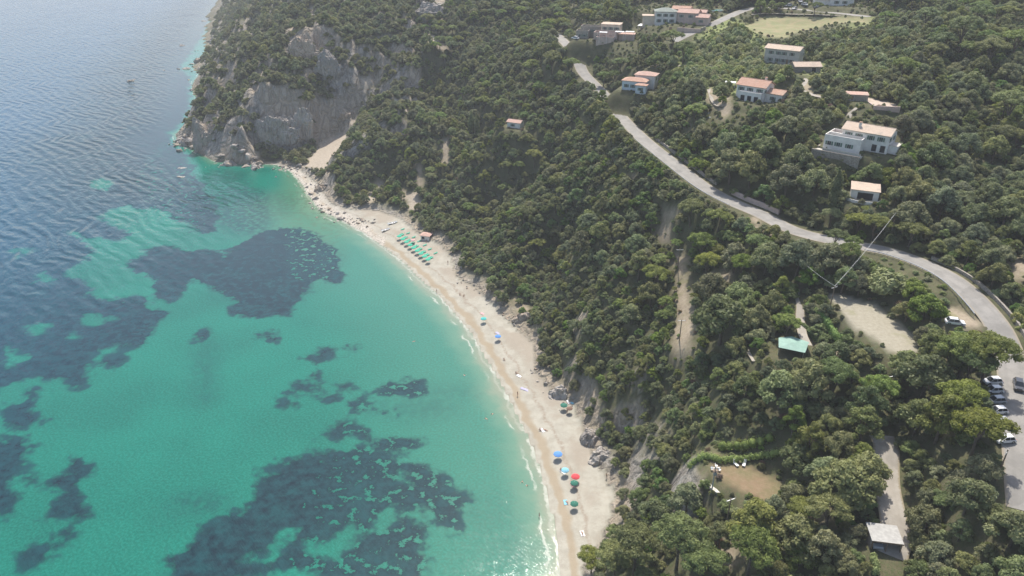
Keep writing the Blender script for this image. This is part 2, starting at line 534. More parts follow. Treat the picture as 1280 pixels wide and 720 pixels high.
road2 = smooth_line(atp([(842,52),(862,42),(885,33),(905,24),(930,13),(960,8),(1010,14),(1087,21)]), 5, 15)
drive = smooth_line(atp([(1106,735),(1113,700),(1120,672),(1116,645),(1109,610),(1107,580),(1108,560),(1102,545)]), 5, 15)
path1 = smooth_line(atp([(995,362),(1000,380),(1000,400),(1003,418),(1010,432)]), 5, 8)
flatten_line(road1, 4.5, 13); flatten_line(road2, 4, 5); flatten_line(drive, 3, 4); flatten_line(path1, 1.5, 2)
def flatten_poly(poly, blend=4, z=None):
    global H
    zz = np.mean([float(hgt(*p)) for p in poly]) if z is None else z
    ins = inpoly(GX, GY, poly); d, _ = distline(GX, GY, poly, True)
    k = np.where(ins, 1, 1 - sstep(0, blend, d))
    H = H * (1 - k) + zz * k
    return zz
F_DIRT = atp([(1030,369),(1062,364),(1098,372),(1148,418),(1146,442),(1116,450),(1092,430),(1058,406)])
F_LAWN = atp([(884,612),(888,585),(978,582),(986,590),(980,610),(962,624),(930,618),(900,616)])
F_HAY = atp([(930,32),(962,20),(1042,21),(1087,23),(1085,30),(1031,31),(1001,39),(983,48),(950,45)])
F_LOT = atp([(1179,382),(1195,376),(1228,402),(1226,410),(1200,412),(1180,408)])
F_YARD = atp([(1075,118),(1092,135),(1124,141),(1122,132),(1105,125)])
F_RIDGE = atp([(845,320),(858,325),(862,380),(868,400),(866,440),(845,450),(838,430),(848,400),(845,370)])
for p_, b_ in ((F_DIRT,7),(F_LAWN,9),(F_LOT,2),(F_YARD,3)): flatten_poly(p_, b_)

# ---- buildings: front-left corner pixel, heading, length, depth (terrain pads here, walls later)
HS = dict(villa=((1049,184), -40, 14, 8), farmhouse=((919,124), -41, 11, 9), greyhouse=((954,79), -36, 15, 7.5), bluehouse=((777,113), -24, 13, 12.5),
          stonehouse=((722,50), -16, 26, 14), village_a=((818,30), -8, 13, 10), village_b=((846,30), -25, 12, 9), hut=((1062,250), -22, 7.5, 5.5), barn=((993,92), 0, 10, 6),
          shed=((1057,127), -14, 7, 3.5), canopy=((971,446), -24, 7.5, 6), carport=((1087,690), -10, 5.0, 4.4), beachhut=((526,300), -18, 4.2, 3.6), redroof=((634,160), -25, 7, 5),
          topvilla=((1036,8), -10, 12, 9), whiteroof=((797,40), -20, 9, 7))
HLOC = {}
for k, (pp, a, L, D) in HS.items():
    p = at(*pp); c, s_ = math.cos(R(a)), math.sin(R(a))
    if k in ('bluehouse', 'stonehouse'):
        hh = dict(bluehouse=68, stonehouse=78.5)[k]; p = Vector((*unproj(*pp, hh), hh))
    e = 1.5
    poly = [(p.x + u * c - v * s_, p.y + u * s_ + v * c) for u, v in ((-e, -e), (L + e, -e), (L + e, D + e), (-e, D + e))]
    if k not in ('beachhut',): z = flatten_poly(poly, 9, p.z + .4)
    else: z = p.z
    HLOC[k] = (Vector((p.x, p.y, z)), R(a), L, D, poly)

# ------------------------------------------------------------------ ground sheet
def polymask(poly, soft=2.0):
    ins = inpoly(GX, GY, poly); d, _ = distline(GX, GY, poly, True)
    return sstep(-soft, soft, np.where(ins, d, -d) + fbm(GX, GY, 5, 77, 3) * soft)
GYd, GXd = np.gradient(H)
gx = GXd / np.gradient(XS)[None, :]; gy = GYd / np.gradient(YS)[:, None]
SLOPE = np.hypot(gx, gy)
SAND = np.where(BEACH, 1.0, 0) * np.where(DB < 1, .9, 1)
dry = np.zeros_like(H)
DRY_PX = [[(822,283),(838,278),(842,300),(826,304)], [(785,222),(795,220),(798,232),(786,232)], [(826,262),(842,262),(846,275),(828,276)],
          [(552,172),(562,170),(560,205),(552,205)], [(520,205),(526,204),(530,232),(520,232)],[(500,238),(515,240),(512,250),(498,246)],
          [(1003,100),(1018,114),(1040,122),(1040,128),(1003,120)], [(1265,322),(1290,325),(1290,350),(1268,348)], [(880,105),(905,118),(915,135),(905,150),(885,128)],
          [(895,680),(925,668),(920,710),(900,712)], [(1030,405),(1050,440),(1040,450),(1020,425)], [(930,285),(970,285),(972,300),(930,298)],
          [(880,345),(915,338),(915,355),(882,358)], [(1088,110),(1095,112),(1096,120),(1086,120)], [(938,270),(952,272),(950,282),(938,280)],
          [(640,370),(655,372),(662,395),(645,388)], [(1010,620),(1030,630),(1030,650),(1012,650)], [(880,600),(845,640),(830,630),(870,595)]]
for pp in DRY_PX: dry = np.maximum(dry, polymask(atp(pp), 1.5))
dry = np.maximum(dry, polymask(F_RIDGE, 2)); dry = np.maximum(dry, polymask(F_LOT, 1))
field = np.maximum(polymask(F_DIRT, .8), 0); hay = polymask(F_HAY, 2); lawn = polymask(F_LAWN, .7); yard = polymask(F_YARD, .6)
SCREE_PX = [[(458,92),(480,88),(455,125),(445,150),(426,185),(404,214),(380,208),(400,165),(424,125)], [(530,38),(545,48),(560,62),(548,62),(532,55)],
            [(452,258),(470,225),(478,228),(462,262)], [(505,246),(520,240),(530,262),(512,262)], [(640,425),(665,430),(672,470),(655,450)]]
scree = np.zeros_like(H)
for pp in SCREE_PX: scree = np.maximum(scree, polymask(atp(pp), 2.0))
OUT_PX = [[(358,28),(392,22),(402,50),(396,75),(385,88),(372,62),(360,50)],[(400,55),(418,50),(422,80),(408,95),(398,80)],
          [(365,118),(378,112),(386,150),(380,190),(340,195),(345,165),(355,150)],[(512,-5),(560,-5),(556,25),(525,30)],
          [(468,20),(480,15),(482,30),(470,32)],[(262,66),(285,50),(290,66),(268,82)],[(305,95),(325,80),(330,120),(312,150)]]
outc = np.zeros_like(H)
for pp in OUT_PX: outc = np.maximum(outc, polymask(atp(pp), 3.0))
HEADM = head.astype(float)
cliff = HEADM * (1 - sstep(6, 14, DC + fbm(GX, GY, 14, 41, 3) * 14)) * (DC > 0)
rock = np.clip(np.maximum(np.maximum(cliff * .7, np.maximum(outc * .8, head * sstep(.95, 1.35, SLOPE + fbm(GX, GY, 12, 58, 3) * .7))), sstep(1.3, 1.8, SLOPE + fbm(GX, GY, 10, 55, 3) * .6) * ((DC < 32) | head)), 0, 1) * LAND * ~BEACH
foot = (~BEACH) & LAND & (DB < 6) & (DC < 70)
rock = np.where(foot, np.maximum(rock, 1 - DB / 6), rock)
ROCKY = sstep(-75, -55, -GX) * 0 + (GX < -72) * 1.0      # the stony end of the beach

def ground_material():
    m, nt, b, out = newmat('ground')
    p = wpos(nt); b.inputs['Roughness'].default_value = .95; b.inputs['Specular IOR Level'].default_value = .2
    f = noise(nt, .25, 8, .65, p); g = noise(nt, 1.2, 6, .7, p); l = noise(nt, .04, 3, .5, p)
    base = mixc(nt, ramp(nt, f, .35, .65), (.070, .066, .036), (.130, .115, .066))
    base = mixc(nt, math_(nt, 'MULTIPLY', ramp(nt, g, .45, .62), .8), base, (.085, .10, .042))
    base = mixc(nt, attr(nt, 'mead'), base, mixc(nt, ramp(nt, f, .35, .65), (.15, .17, .06), (.26, .29, .11)))
    sp_ = noise(nt, 4.0, 3, .7, p)
    base = mixc(nt, math_(nt, 'MULTIPLY', ramp(nt, sp_, .48, .6), .6), base, (.045, .055, .022))
    # dry earth
    earth = mixc(nt, ramp(nt, g, .3, .7), (.25, .20, .145), (.35, .295, .215))
    earth = mixc(nt, ramp(nt, f, .5, .7), earth, (.22, .20, .11))
    c = mixc(nt, attr(nt, 'dry'), base, earth)
    earth = mixc(nt, math_(nt, 'MULTIPLY', ramp(nt, sp_, .52, .64), .45), earth, (.12, .11, .06))
    fld = mixc(nt, ramp(nt, g, .3, .7), (.27, .245, .185), (.34, .31, .24))
    fld = mixc(nt, ramp(nt, f, .5, .7), fld, (.25, .235, .15))
    c = mixc(nt, attr(nt, 'field'), c, fld)
    hy = mixc(nt, ramp(nt, f, .35, .62), (.28, .235, .135), (.21, .215, .105))
    c = mixc(nt, attr(nt, 'hay'), c, hy)
    lw = mixc(nt, ramp(nt, f, .35, .65), (.22, .155, .095), (.16, .14, .07))
    lw = mixc(nt, math_(nt, 'MULTIPLY', ramp(nt, g, .4, .7), .5), lw, (.26, .20, .125))
    c = mixc(nt, attr(nt, 'lawn'), c, lw)
    c = mixc(nt, attr(nt, 'yard'), c, mixc(nt, ramp(nt, g, .3, .7), (.40, .32, .26), (.50, .41, .33)))
    mp = N(nt, 'ShaderNodeMapping', i_Vector=p, i_Scale=(1, 1, .3))
    rf = noise(nt, .3, 9, .68, mp.outputs[0], .8); rg = noise(nt, 1.3, 6, .7, p)
    rk = mixc(nt, ramp(nt, rf, .35, .65), (.21, .19, .165), (.48, .435, .38))
    rk = mixc(nt, ramp(nt, l, .38, .54), rk, (.44, .365, .28))
    rk = mixc(nt, math_(nt, 'MULTIPLY', ramp(nt, rg, .5, .7), .5), rk, (.12, .105, .09))
    vo = N(nt, 'ShaderNodeTexVoronoi', i_Scale=.22, i_Vector=N(nt, 'ShaderNodeMapping', i_Vector=p, i_Scale=(1, 1, .4)).outputs[0]); vo.feature = 'DISTANCE_TO_EDGE'
    vcr = ramp(nt, math_(nt, 'ADD', vo.outputs[0], math_(nt, 'MULTIPLY', math_(nt, 'SUBTRACT', rg, .5), .25)), 0, .22)
    strk = noise(nt, .5, 5, .65, N(nt, 'ShaderNodeMapping', i_Vector=p, i_Scale=(1, 1, .12)).outputs[0])
    rk = mixc(nt, math_(nt, 'MULTIPLY', ramp(nt, strk, .5, .66), .5), rk, (.46, .42, .37))
    sc = mixc(nt, ramp(nt, g, .3, .7), (.30, .25, .19), (.44, .38, .30))
    c = mixc(nt, attr(nt, 'rock'), c, rk); c = mixc(nt, attr(nt, 'scree'), c, sc)
    # sand: dry, with pinkish coarse bands and a darker wet edge
    dist = attr(nt, 'dist'); wob = math_(nt, 'ADD', dist, math_(nt, 'MULTIPLY', math_(nt, 'SUBTRACT', noise(nt, .12, 3, .5, p), .5), 5))
    sd_ = mixc(nt, ramp(nt, f, .35, .65), (.315, .292, .238), (.385, .362, .30))
    inner = math_(nt, 'MULTIPLY', ramp(nt, wob, 8, 12), ramp(nt, noise(nt, .07, 4, .6, p), .42, .56))
    sd_ = mixc(nt, math_(nt, 'MULTIPLY', inner, .75), sd_, (.30, .255, .20))
    line = math_(nt, 'MULTIPLY', ramp(nt, wob, 7.2, 8.2), math_(nt, 'SUBTRACT', 1, ramp(nt, wob, 8.3, 9.2)))
    sd_ = mixc(nt, math_(nt, 'MULTIPLY', line, math_(nt, 'MULTIPLY', ramp(nt, g, .35, .6), .85)), sd_, (.26, .21, .16))
    peb = noise(nt, 3.2, 3, .7, p)
    sd_ = mixc(nt, math_(nt, 'MULTIPLY', ramp(nt, peb, .56, .68), .4), sd_, (.24, .21, .17))
    wet = math_(nt, 'MULTIPLY', ramp(nt, wob, 1.6, 2.6), math_(nt, 'SUBTRACT', 1, ramp(nt, wob, 3.6, 5.2)))
    sd_ = mixc(nt, math_(nt, 'MULTIPLY', wet, .7), sd_, (.29, .225, .145))
    sd_ = mixc(nt, attr(nt, 'rubble'), sd_, mixc(nt, ramp(nt, rg, .35, .6), (.22, .20, .17), (.52, .47, .40)))
    c = mixc(nt, attr(nt, 'sand'), c, sd_)
    nt.links.new(c, b.inputs['Base Color'])
    hh = math_(nt, 'ADD', math_(nt, 'MULTIPLY', f, 1.0), math_(nt, 'MULTIPLY', g, .35))
    hh = math_(nt, 'ADD', hh, math_(nt, 'MULTIPLY', math_(nt, 'MULTIPLY', vcr, attr(nt, 'rock')), .8))
    amp = math_(nt, 'ADD', .12, math_(nt, 'MULTIPLY', attr(nt, 'rock'), 1.8))
    bn = N(nt, 'ShaderNodeBump', i_Strength=1.0, i_Distance=amp, i_Height=hh)
    nt.links.new(bn.outputs[0], b.inputs['Normal'])
    return m
rub = np.clip((GX < -60) * sstep(0, 8, 9 - DC + fbm(GX, GY, 6, 3, 3) * 6), 0, 1) * BEACH
mead = np.maximum(polymask([unproj(x, y, 81) for x, y in [(850,66),(895,42),(945,48),(958,82),(985,98),(955,106),(900,100),(865,92)]], 4), .8 * polymask([unproj(x, y, 88) for x, y in [(1085,32),(1130,38),(1105,70),(1060,95),(1020,92),(1000,60),(1040,40)]], 5))
ground = gridmesh('ground', XS, YS, H, ground_material(),
    dict(dry=dry, field=field, hay=hay, lawn=lawn, yard=yard, rock=rock, scree=scree, sand=SAND, dist=np.where(LAND, DC, 0), mead=mead, rubble=rub))
tag(ground, kind='structure')

# ------------------------------------------------------------------ sea
SX = axis(-9000, -330, 40, 9000, 1.6, 1.1)
SY = axis(-6000, 80, 520, 12000, 1.6, 1.035)
sX, sY = np.meshgrid(SX, SY)
sD, _ = distline(sX, sY, coast)
sIn = ~inpoly(sX, sY, land_poly)
def up(poly): return [unproj(*p) for p in poly]
def psd(poly):
    poly = up(poly); ins = inpoly(sX, sY, poly); d, _ = distline(sX, sY, poly, True)
    return np.where(ins, d, -d)
def ell(x, y, rx, ry):
    return psd([(x + rx * math.cos(a) * (1 + .15 * math.sin(3 * a + x)), y + ry * math.sin(a) * (1 + .15 * math.cos(2 * a + y))) for a in np.linspace(0, 6.283, 15)[:-1]])
BIG = [(200,760),(206,720),(208,700),(233,680),(261,659),(302,639),(314,619),(334,594),(363,576),(399,566),(448,558),(481,570),(510,571),(527,576),(540,590),
       (556,598),(552,612),(558,617),(574,621),(582,640),(570,655),(548,652),(537,643),(530,660),(528,690),(530,720),(535,760)]
OFF = [(-700,0),(-500,560),(0,485),(40,470),(80,478),(100,487),(115,465),(110,445),(130,435),(180,432),(192,420),(185,410),(210,392),(175,378),(150,375),(115,370),
       (108,350),(75,345),(95,330),(118,315),(100,300),(85,290),(150,305),(160,292),(115,270),(140,262),(160,256),(205,262),(235,282),(262,292),(275,275),(262,240),(240,215),
       (232,194),(212,180),(210,166),(228,152),(236,135),(237,110),(236,95),(222,86),(238,68),(252,45),(262,25),(278,0),(290,-40),(-900,-40)]
MID = [(152,328),(175,325),(185,312),(205,307),(235,315),(250,312),(280,318),(300,305),(325,290),(360,285),(395,295),(418,315),(428,340),(425,355),(400,352),
       (375,370),(362,393),(330,396),(305,398),(283,392),(297,378),(268,362),(245,350),(215,375),(195,372),(190,360),(202,350),(172,340)]
POLYS = [BIG, OFF, MID, [(-90,540),(30,547),(36,560),(12,600),(25,622),(10,640),(-60,650)],
   [(25,605),(32,594),(60,599),(85,592),(92,570),(105,573),(113,590),(98,610),(100,625),(112,645),(95,652),(75,643),(50,650),(65,635),(80,617),(50,612)],
   [(27,695),(45,685),(63,680),(68,662),(88,655),(85,678),(62,693),(40,703)], [(5,525),(10,510),(25,505),(30,490),(48,485),(56,495),(42,510),(50,528),(25,538)]]
ELL = [(378,485,10,6),(401,484,10,8),(394,470,6,5),(425,483,10,4),(360,508,10,4),(447,510,14,10),(428,535,13,12),(450,540,14,5),(458,548,11,4),(475,515,12,6),
   (503,487,25,9),(512,478,14,7),(408,440,8,7),(395,450,5,4),(437,437,5,4),(338,421,9,6),(172,378,9,7),(143,452,13,6),(495,555,28,8),(388,447,3,3),(415,499,4,3),(255,419,5,4)]
sg = np.full(sX.shape, -1e3)
for p_ in POLYS: sg = np.maximum(sg, psd(p_))
for e in ELL: sg = np.maximum(sg, ell(*e))
HOLES = [[(318,700),(351,663),(367,667),(359,692),(334,712),(318,708)], [(383,692),(375,680),(400,672),(424,668),(436,655),(444,676),(424,704)],
         [(464,651),(489,635),(489,655),(468,663)], [(520,640),(540,632),(545,650),(528,660)], [(488,600),(505,594),(508,604),(492,608)],[(300,725),(330,712),(400,716),(380,730)]]
for p_ in HOLES: sg = np.minimum(sg, -psd(p_))
for e in [(45,412,14,8),(115,400,12,6),(60,350,12,6),(28,315,13,6),(140,398,9,4),(20,445,18,10),(95,420,9,4),(130,230,14,8),(55,345,10,5)]:
    sg = np.minimum(sg, -ell(*e))
soft = np.zeros(sX.shape)
for e, a in [((255,470,12,32),.5),((250,628,24,8),.8),((285,640,14,7),.6),((262,440,8,18),.4),((520,510,55,16),.35),((560,490,35,10),.3),((300,360,40,20),.3),((390,320,35,22),.5),
             ((300,262,48,30),.75),((275,235,45,22),.5),((350,255,22,14),.35),((600,640,40,26),.16),((650,690,30,22),.18),((215,645,18,5),.3)]:
    soft = np.maximum(soft, a * sstep(-7, 7, ell(*e)))
rockcoast = sstep(20, -10, sX + 75) if False else 1 - sstep(-95, -70, sX)
bright = np.exp(-((sX + 75) / 80) ** 2)
def sea_material():
    m, nt, b, out = newmat('sea')
    p = wpos(nt)
    dist = attr(nt, 'dist'); sgn = attr(nt, 'grass'); sft = attr(nt, 'soft'); off = attr(nt, 'offshore'); rc = attr(nt, 'rocky')
    n1 = noise(nt, .09, 5, .6, p); n2 = noise(nt, .35, 5, .65, p); n3 = noise(nt, .03, 3, .5, p); n4 = noise(nt, 1.4, 3, .6, p)
    d = math_(nt, 'ADD', attr(nt, 'cdist'), math_(nt, 'MULTIPLY', math_(nt, 'SUBTRACT', n1, .5), 9))
    teal = mixc(nt, ramp(nt, n3, .3, .7), (.000, .094, .066), (.002, .126, .087))
    green = (.032, .145, .102)
    c = mixc(nt, ramp(nt, d, 8, 62), green, teal)
    c = mixc(nt, ramp(nt, off, .0, 1.0), c, (.001, .078, .100))
    c = mixc(nt, math_(nt, 'MULTIPLY', ramp(nt, n4, .35, .7), .22), c, (.03, .33, .25))
    c = mixc(nt, ramp(nt, d, 13, 1.5), c, (.11, .215, .15))
    c = mixc(nt, ramp(nt, d, 5, 0), c, (.205, .235, .17))
    # rocks under shallow water on the stony coast
    rk = math_(nt, 'MULTIPLY', math_(nt, 'MULTIPLY', rc, ramp(nt, d, 42, 4)), ramp(nt, n2, .46, .6))
    c = mixc(nt, math_(nt, 'MULTIPLY', rk, .7), c, (.055, .10, .07))
    c = mixc(nt, math_(nt, 'MULTIPLY', math_(nt, 'MULTIPLY', rc, ramp(nt, d, 50, 10)), .35), c, (.10, .20, .10))
    # seagrass on the bottom, its edge frayed
    e = math_(nt, 'ADD', sgn, math_(nt, 'MULTIPLY', math_(nt, 'SUBTRACT', n1, .5), 20))
    e = math_(nt, 'ADD', e, math_(nt, 'MULTIPLY', math_(nt, 'SUBTRACT', n2, .5), 9))
    fray = math_(nt, 'MULTIPLY', attr(nt, 'fray'), math_(nt, 'MULTIPLY', math_(nt, 'SUBTRACT', n2, .47), 120))
    e = math_(nt, 'MINIMUM', e, math_(nt, 'ADD', fray, math_(nt, 'MULTIPLY', math_(nt, 'SUBTRACT', 1, attr(nt, 'fray')), 50)))
    gmask = math_(nt, 'MULTIPLY', ramp(nt, e, -2.4, 1.4), math_(nt, 'SUBTRACT', 1, math_(nt, 'MULTIPLY', off, .22)))
    gc = mixc(nt, ramp(nt, n2, .3, .7), (.000, .012, .020), (.004, .044, .052))
    gc = mixc(nt, math_(nt, 'MULTIPLY', ramp(nt, n1, .5, .72), .45), gc, (.004, .066, .068))
    gc = mixc(nt, off, gc, (.005, .052, .115))
    gmask = math_(nt, 'MAXIMUM', gmask, math_(nt, 'MULTIPLY', sft, ramp(nt, n2, .32, .58)))
    c = mixc(nt, gmask, c, gc)
    # foam along the waterline
    fo = math_(nt, 'ADD', dist, math_(nt, 'MULTIPLY', math_(nt, 'SUBTRACT', n2, .5), 2.4))
    fo = math_(nt, 'ADD', fo, math_(nt, 'MULTIPLY', math_(nt, 'SUBTRACT', n1, .5), 4.6))
    f1 = math_(nt, 'MULTIPLY', ramp(nt, fo, -.2, .25), ramp(nt, fo, 1.05, .5))
    f1 = math_(nt, 'MULTIPLY', f1, math_(nt, 'ADD', .3, ramp(nt, noise(nt, .09, 4, .6, p), .45, .62)))
    f2 = math_(nt, 'MULTIPLY', math_(nt, 'MULTIPLY', ramp(nt, fo, 2.4, 2.7), ramp(nt, fo, 3.4, 2.9)), ramp(nt, noise(nt, .06, 3, .5, p), .5, .6))
    foam = math_(nt, 'MAXIMUM', f1, f2)
    c = mixc(nt, math_(nt, 'MULTIPLY', foam, .42), c, (.62, .60, .54))
    nt.links.new(c, b.inputs['Base Color'])
    nt.links.new(math_(nt, 'ADD', .04, math_(nt, 'MULTIPLY', attr(nt, 'choppy'), .06)), b.inputs['Roughness'])
    b.inputs['IOR'].default_value = 1.33
    # swell from offshore, small wind ripple everywhere
    rot = N(nt, 'ShaderNodeMapping', i_Vector=p, i_Rotation=(0, 0, R(48)), i_Scale=(1, 1, 1))
    nz = N(nt, 'ShaderNodeMapping', i_Vector=rot.outputs[0], i_Scale=(.3, 1.0, 1))
    warp = noise(nt, .03, 3, .5, p)
    sep = N(nt, 'ShaderNodeSeparateXYZ', i_Vector=rot.outputs[0])
    ph = math_(nt, 'ADD', math_(nt, 'MULTIPLY', sep.outputs[1], .92), math_(nt, 'MULTIPLY', warp, 26))
    sw = math_(nt, 'MULTIPLY', math_(nt, 'SINE', ph), noise(nt, .02, 2, .5, p))
    swn = noise(nt, .22, 4, .55, nz.outputs[0])
    rip = noise(nt, 1.1, 5, .65, nz.outputs[0]); rip2 = noise(nt, 3.0, 3, .6, p)
    att = math_(nt, 'ADD', .03, ramp(nt, attr(nt, 'expo'), 0, 1))
    hgt_ = math_(nt, 'ADD', math_(nt, 'MULTIPLY', math_(nt, 'ADD', math_(nt, 'MULTIPLY', sw, .42), math_(nt, 'MULTIPLY', swn, 1.3)), att),
                 math_(nt, 'ADD', math_(nt, 'MULTIPLY', rip, math_(nt, 'SUBTRACT', .10, math_(nt, 'MULTIPLY', attr(nt, 'choppy'), .05))), math_(nt, 'ADD', math_(nt, 'MULTIPLY', rip2, .02), math_(nt, 'MULTIPLY', math_(nt, 'MULTIPLY', noise(nt, .85, 1, .5, nz.outputs[0]), .12), attr(nt, 'choppy')))))
    bn = N(nt, 'ShaderNodeBump', i_Strength=1.0, i_Distance=1.0, i_Height=hgt_)
    nt.links.new(bn.outputs[0], b.inputs['Normal'])
    return m
offshore = sstep(60, 330, -sX - 30 + (sY - 250) * .25) * sstep(40, 140, sD)
expo = sstep(70, 260, -sX + (sY - 300) * .35) * sstep(5, 60, sD)
fray = np.clip(sstep(-85, -45, sX) * (sY < 215) * .92, 0, 1)
fray = np.maximum(fray, .93 * sstep(-6, 6, ell(385, 320, 45, 45)) * (sY > 230))
fray = np.maximum(fray, .90 * sstep(-6, 6, ell(225, 230, 60, 60)) * (sY > 260))
sea = gridmesh('sea', SX, SY, np.zeros_like(sX), sea_material(),
    dict(dist=np.where(sIn, sD, 0), cdist=np.where(sIn, sD, 0) * (1 + 9 * sstep(360, 470, sY)), grass=sg, soft=soft, choppy=(.22 + .78 * sstep(60, 12, sD)) * sstep(215, 150, sY) * sstep(-120, -50, sX) * sstep(0, 14, sD), offshore=offshore, rocky=rockcoast, expo=expo, fray=fray))
tag(sea, kind='structure')

# ------------------------------------------------------------------ haze
if HAZE > 0:
    hb = MB()
    hm, hnt, hb_, hout = newmat('haze')
    hnt.nodes.remove(hb_)
    pv = hnt.nodes.new('ShaderNodeVolumePrincipled')
    pv.inputs['Color'].default_value = (.93, .96, 1, 1); pv.inputs['Density'].default_value = HAZE
    pv.inputs['Anisotropy'].default_value = .0
    hnt.links.new(pv.outputs[0], hout.inputs['Volume'])
    hb.box(-9500, -6500, -12, 9500, 12500, 330, hm)
    hz = hb.build('haze'); tag(hz, kind='stuff')

# ------------------------------------------------------------------ ribbons: roads, drive, paths
def ribbon_mat(name, a, b_, edge, patch=.5):
    m, nt, b, out = newmat(name)
    b.inputs['Roughness'].default_value = .92
    p = wpos(nt); f = noise(nt, .35, 5, .6, p); g = noise(nt, 2.5, 5, .7, p)
    c = mixc(nt, ramp(nt, f, .35, .65), a, b_)
    c = mixc(nt, math_(nt, 'MULTIPLY', ramp(nt, g, .45, .7), .3), c, tuple(x * .75 for x in a))
    pv = noise(nt, .12, 2, .4, p); c = mixc(nt, math_(nt, 'MULTIPLY', ramp(nt, pv, .56, .58), .3), c, tuple(x * .62 for x in a))
    e = math_(nt, 'ADD', attr(nt, 'edge'), math_(nt, 'MULTIPLY', math_(nt, 'SUBTRACT', g, .5), .5))
    c = mixc(nt, ramp(nt, e, .78, .98), c, edge)
    tr = math_(nt, 'ABSOLUTE', math_(nt, 'SUBTRACT', attr(nt, 'edge'), .45))
    c = mixc(nt, math_(nt, 'MULTIPLY', ramp(nt, tr, .16, .04), .22), c, tuple(x * .8 for x in a))
    nt.links.new(c, b.inputs['Base Color'])
    return m
def ribbon(name, line, w, mat, dz=.12, off=0.0, nw=9, wj=0.0):
    L = [Vector(p) for p in line]; vs = []; fs = []; ed = []
    dense = []
    for i in range(len(L) - 1):
        n = max(1, int((L[i + 1] - L[i]).length / 1.5))
        for k in range(n): dense.append(L[i].lerp(L[i + 1], k / n))
    dense.append(L[-1])
    for i, p in enumerate(dense):
        d = (dense[min(i + 1, len(dense) - 1)] - dense[max(i - 1, 0)]); d.z = 0; d.normalize()
        s = Vector((-d.y, d.x, 0))
        ww = w + wj * float(fbm(np.array(p.x), np.array(p.y), 9, 90, 2))
        for k in range(nw):
            q = (k / (nw - 1) * 2 - 1)
            v = p + s * (q * ww / 2 + off); vs.append((v.x, v.y, p.z + dz - .04 * q * q)); ed.append(abs(q))
    for i in range(len(dense) - 1):
        for k in range(nw - 1):
            a = i * nw + k; fs.append((a, a + 1, a + nw + 1, a + nw))
    me = bpy.data.meshes.new(name); me.from_pydata(vs, [], fs); me.materials.append(mat)
    at_ = me.attributes.new('edge', 'FLOAT', 'POINT'); at_.data.foreach_set('value', ed)
    me.polygons.foreach_set('use_smooth', [True] * len(fs)); me.update()
    o = bpy.data.objects.new(name, me); C.objects.link(o)
    return tag(o, kind='structure')
asph = ribbon_mat('sun_bleached_asphalt', (.225, .213, .193), (.285, .268, .242), (.27, .23, .17))
gravel = ribbon_mat('pale_gravel', (.30, .27, .225), (.37, .335, .285), (.24, .20, .13))
ribbon('road', road1, 6.2, asph)
ribbon('village_road', road2, 5.5, asph)
ribbon('driveway', drive, 5.0, gravel, wj=.8)
ribbon('garden_path', path1, 2.2, gravel, wj=.4)
ribbon('field_track', smooth_line(atp([(938,18),(962,17),(1000,18),(1040,19),(1088,21)]), 4, 5), 3.0, gravel)
ribbon('terrace_track', smooth_line(atp([(1060,155),(1061,146),(1064,140),(1070,135)]), 4, 5), 1.6, gravel)
ribbon('house_track', smooth_line(atp([(1003,112),(1012,117),(1024,121),(1034,122)]), 4, 5), 2.6, gravel)
ribbon('side_lane', smooth_line(atp([(842,84),(850,82),(862,80)]), 4, 5), 3.4, gravel)
PATHS = [smooth_line(atp(q), 4, 4) for q in ([(884,108),(888,116),(890,126),(896,132),(905,133)], [(932,430),(938,442),(944,452)], [(1010,85),(1008,98),(1004,108)])]
for q in PATHS: ribbon('footpath', q, 1.7, gravel, wj=.3)

# ------------------------------------------------------------------ foliage prototypes
def leafcloud(centers, radii, n_per, size, squash=.8, inner=True, up=.35, seed=0):
    g = np.random.default_rng(seed)
    V = []; F = []; off = 0
    for c, r, n in zip(centers, radii, n_per):
        d = g.normal(size=(n, 3)); d[:, 2] = np.abs(d[:, 2]) * 1.0 - .35 * np.abs(g.normal(size=n)); d /= np.linalg.norm(d, axis=1)[:, None]
        rr = r * (.72 + .36 * g.random(n)) 
        p = c + d * rr[:, None] * np.array([1, 1, squash])
        nn = d + g.normal(size=(n, 3)) * .55 + np.array([0, 0, up]); nn /= np.linalg.norm(nn, axis=1)[:, None]
        a = np.cross(nn, g.normal(size=(n, 3))); a /= np.linalg.norm(a, axis=1)[:, None]
        b = np.cross(nn, a)
        s = size * (.6 + .8 * g.random(n))[:, None]
        q = np.stack([p - a * s, p - b * s * .55, p + a * s, p + b * s * .55], 1)
        q += g.normal(size=q.shape) * size * .12
        V.append(q.reshape(-1, 3)); F.append(np.arange(off, off + 4 * n).reshape(-1, 4)); off += 4 * n
        if inner:      # leafy inner mass
            k = 6
            th = np.linspace(0, math.pi, 5)[:, None]; ph = np.linspace(0, 2 * math.pi, k + 1)[:-1][None, :]
            sp = np.stack([np.sin(th) * np.cos(ph), np.sin(th) * np.sin(ph), np.cos(th) * np.ones_like(ph)], -1).reshape(-1, 3)
            sp = c + sp * r * (.62 + .16 * g.random((len(sp), 1))) * np.array([1, 1, squash])
            V.append(sp); fi = []
            for i in range(4):
                for j in range(k): fi.append((off + i * k + j, off + (i + 1) * k + j, off + (i + 1) * k + (j + 1) % k, off + i * k + (j + 1) % k))
            F.append(np.array(fi)); off += len(sp)
    return np.concatenate(V), np.concatenate(F)

def np_mesh(name, V, F, mat):
    me = bpy.data.meshes.new(name)
    me.vertices.add(len(V)); me.vertices.foreach_set('co', V.astype(np.float32).ravel())
    me.loops.add(F.size); me.loops.foreach_set('vertex_index', F.astype(np.int32).ravel())
    me.polygons.add(len(F)); me.polygons.foreach_set('loop_start', np.arange(0, F.size, 4, dtype=np.int32))
    me.update(calc_edges=True); me.materials.append(mat)
    return me

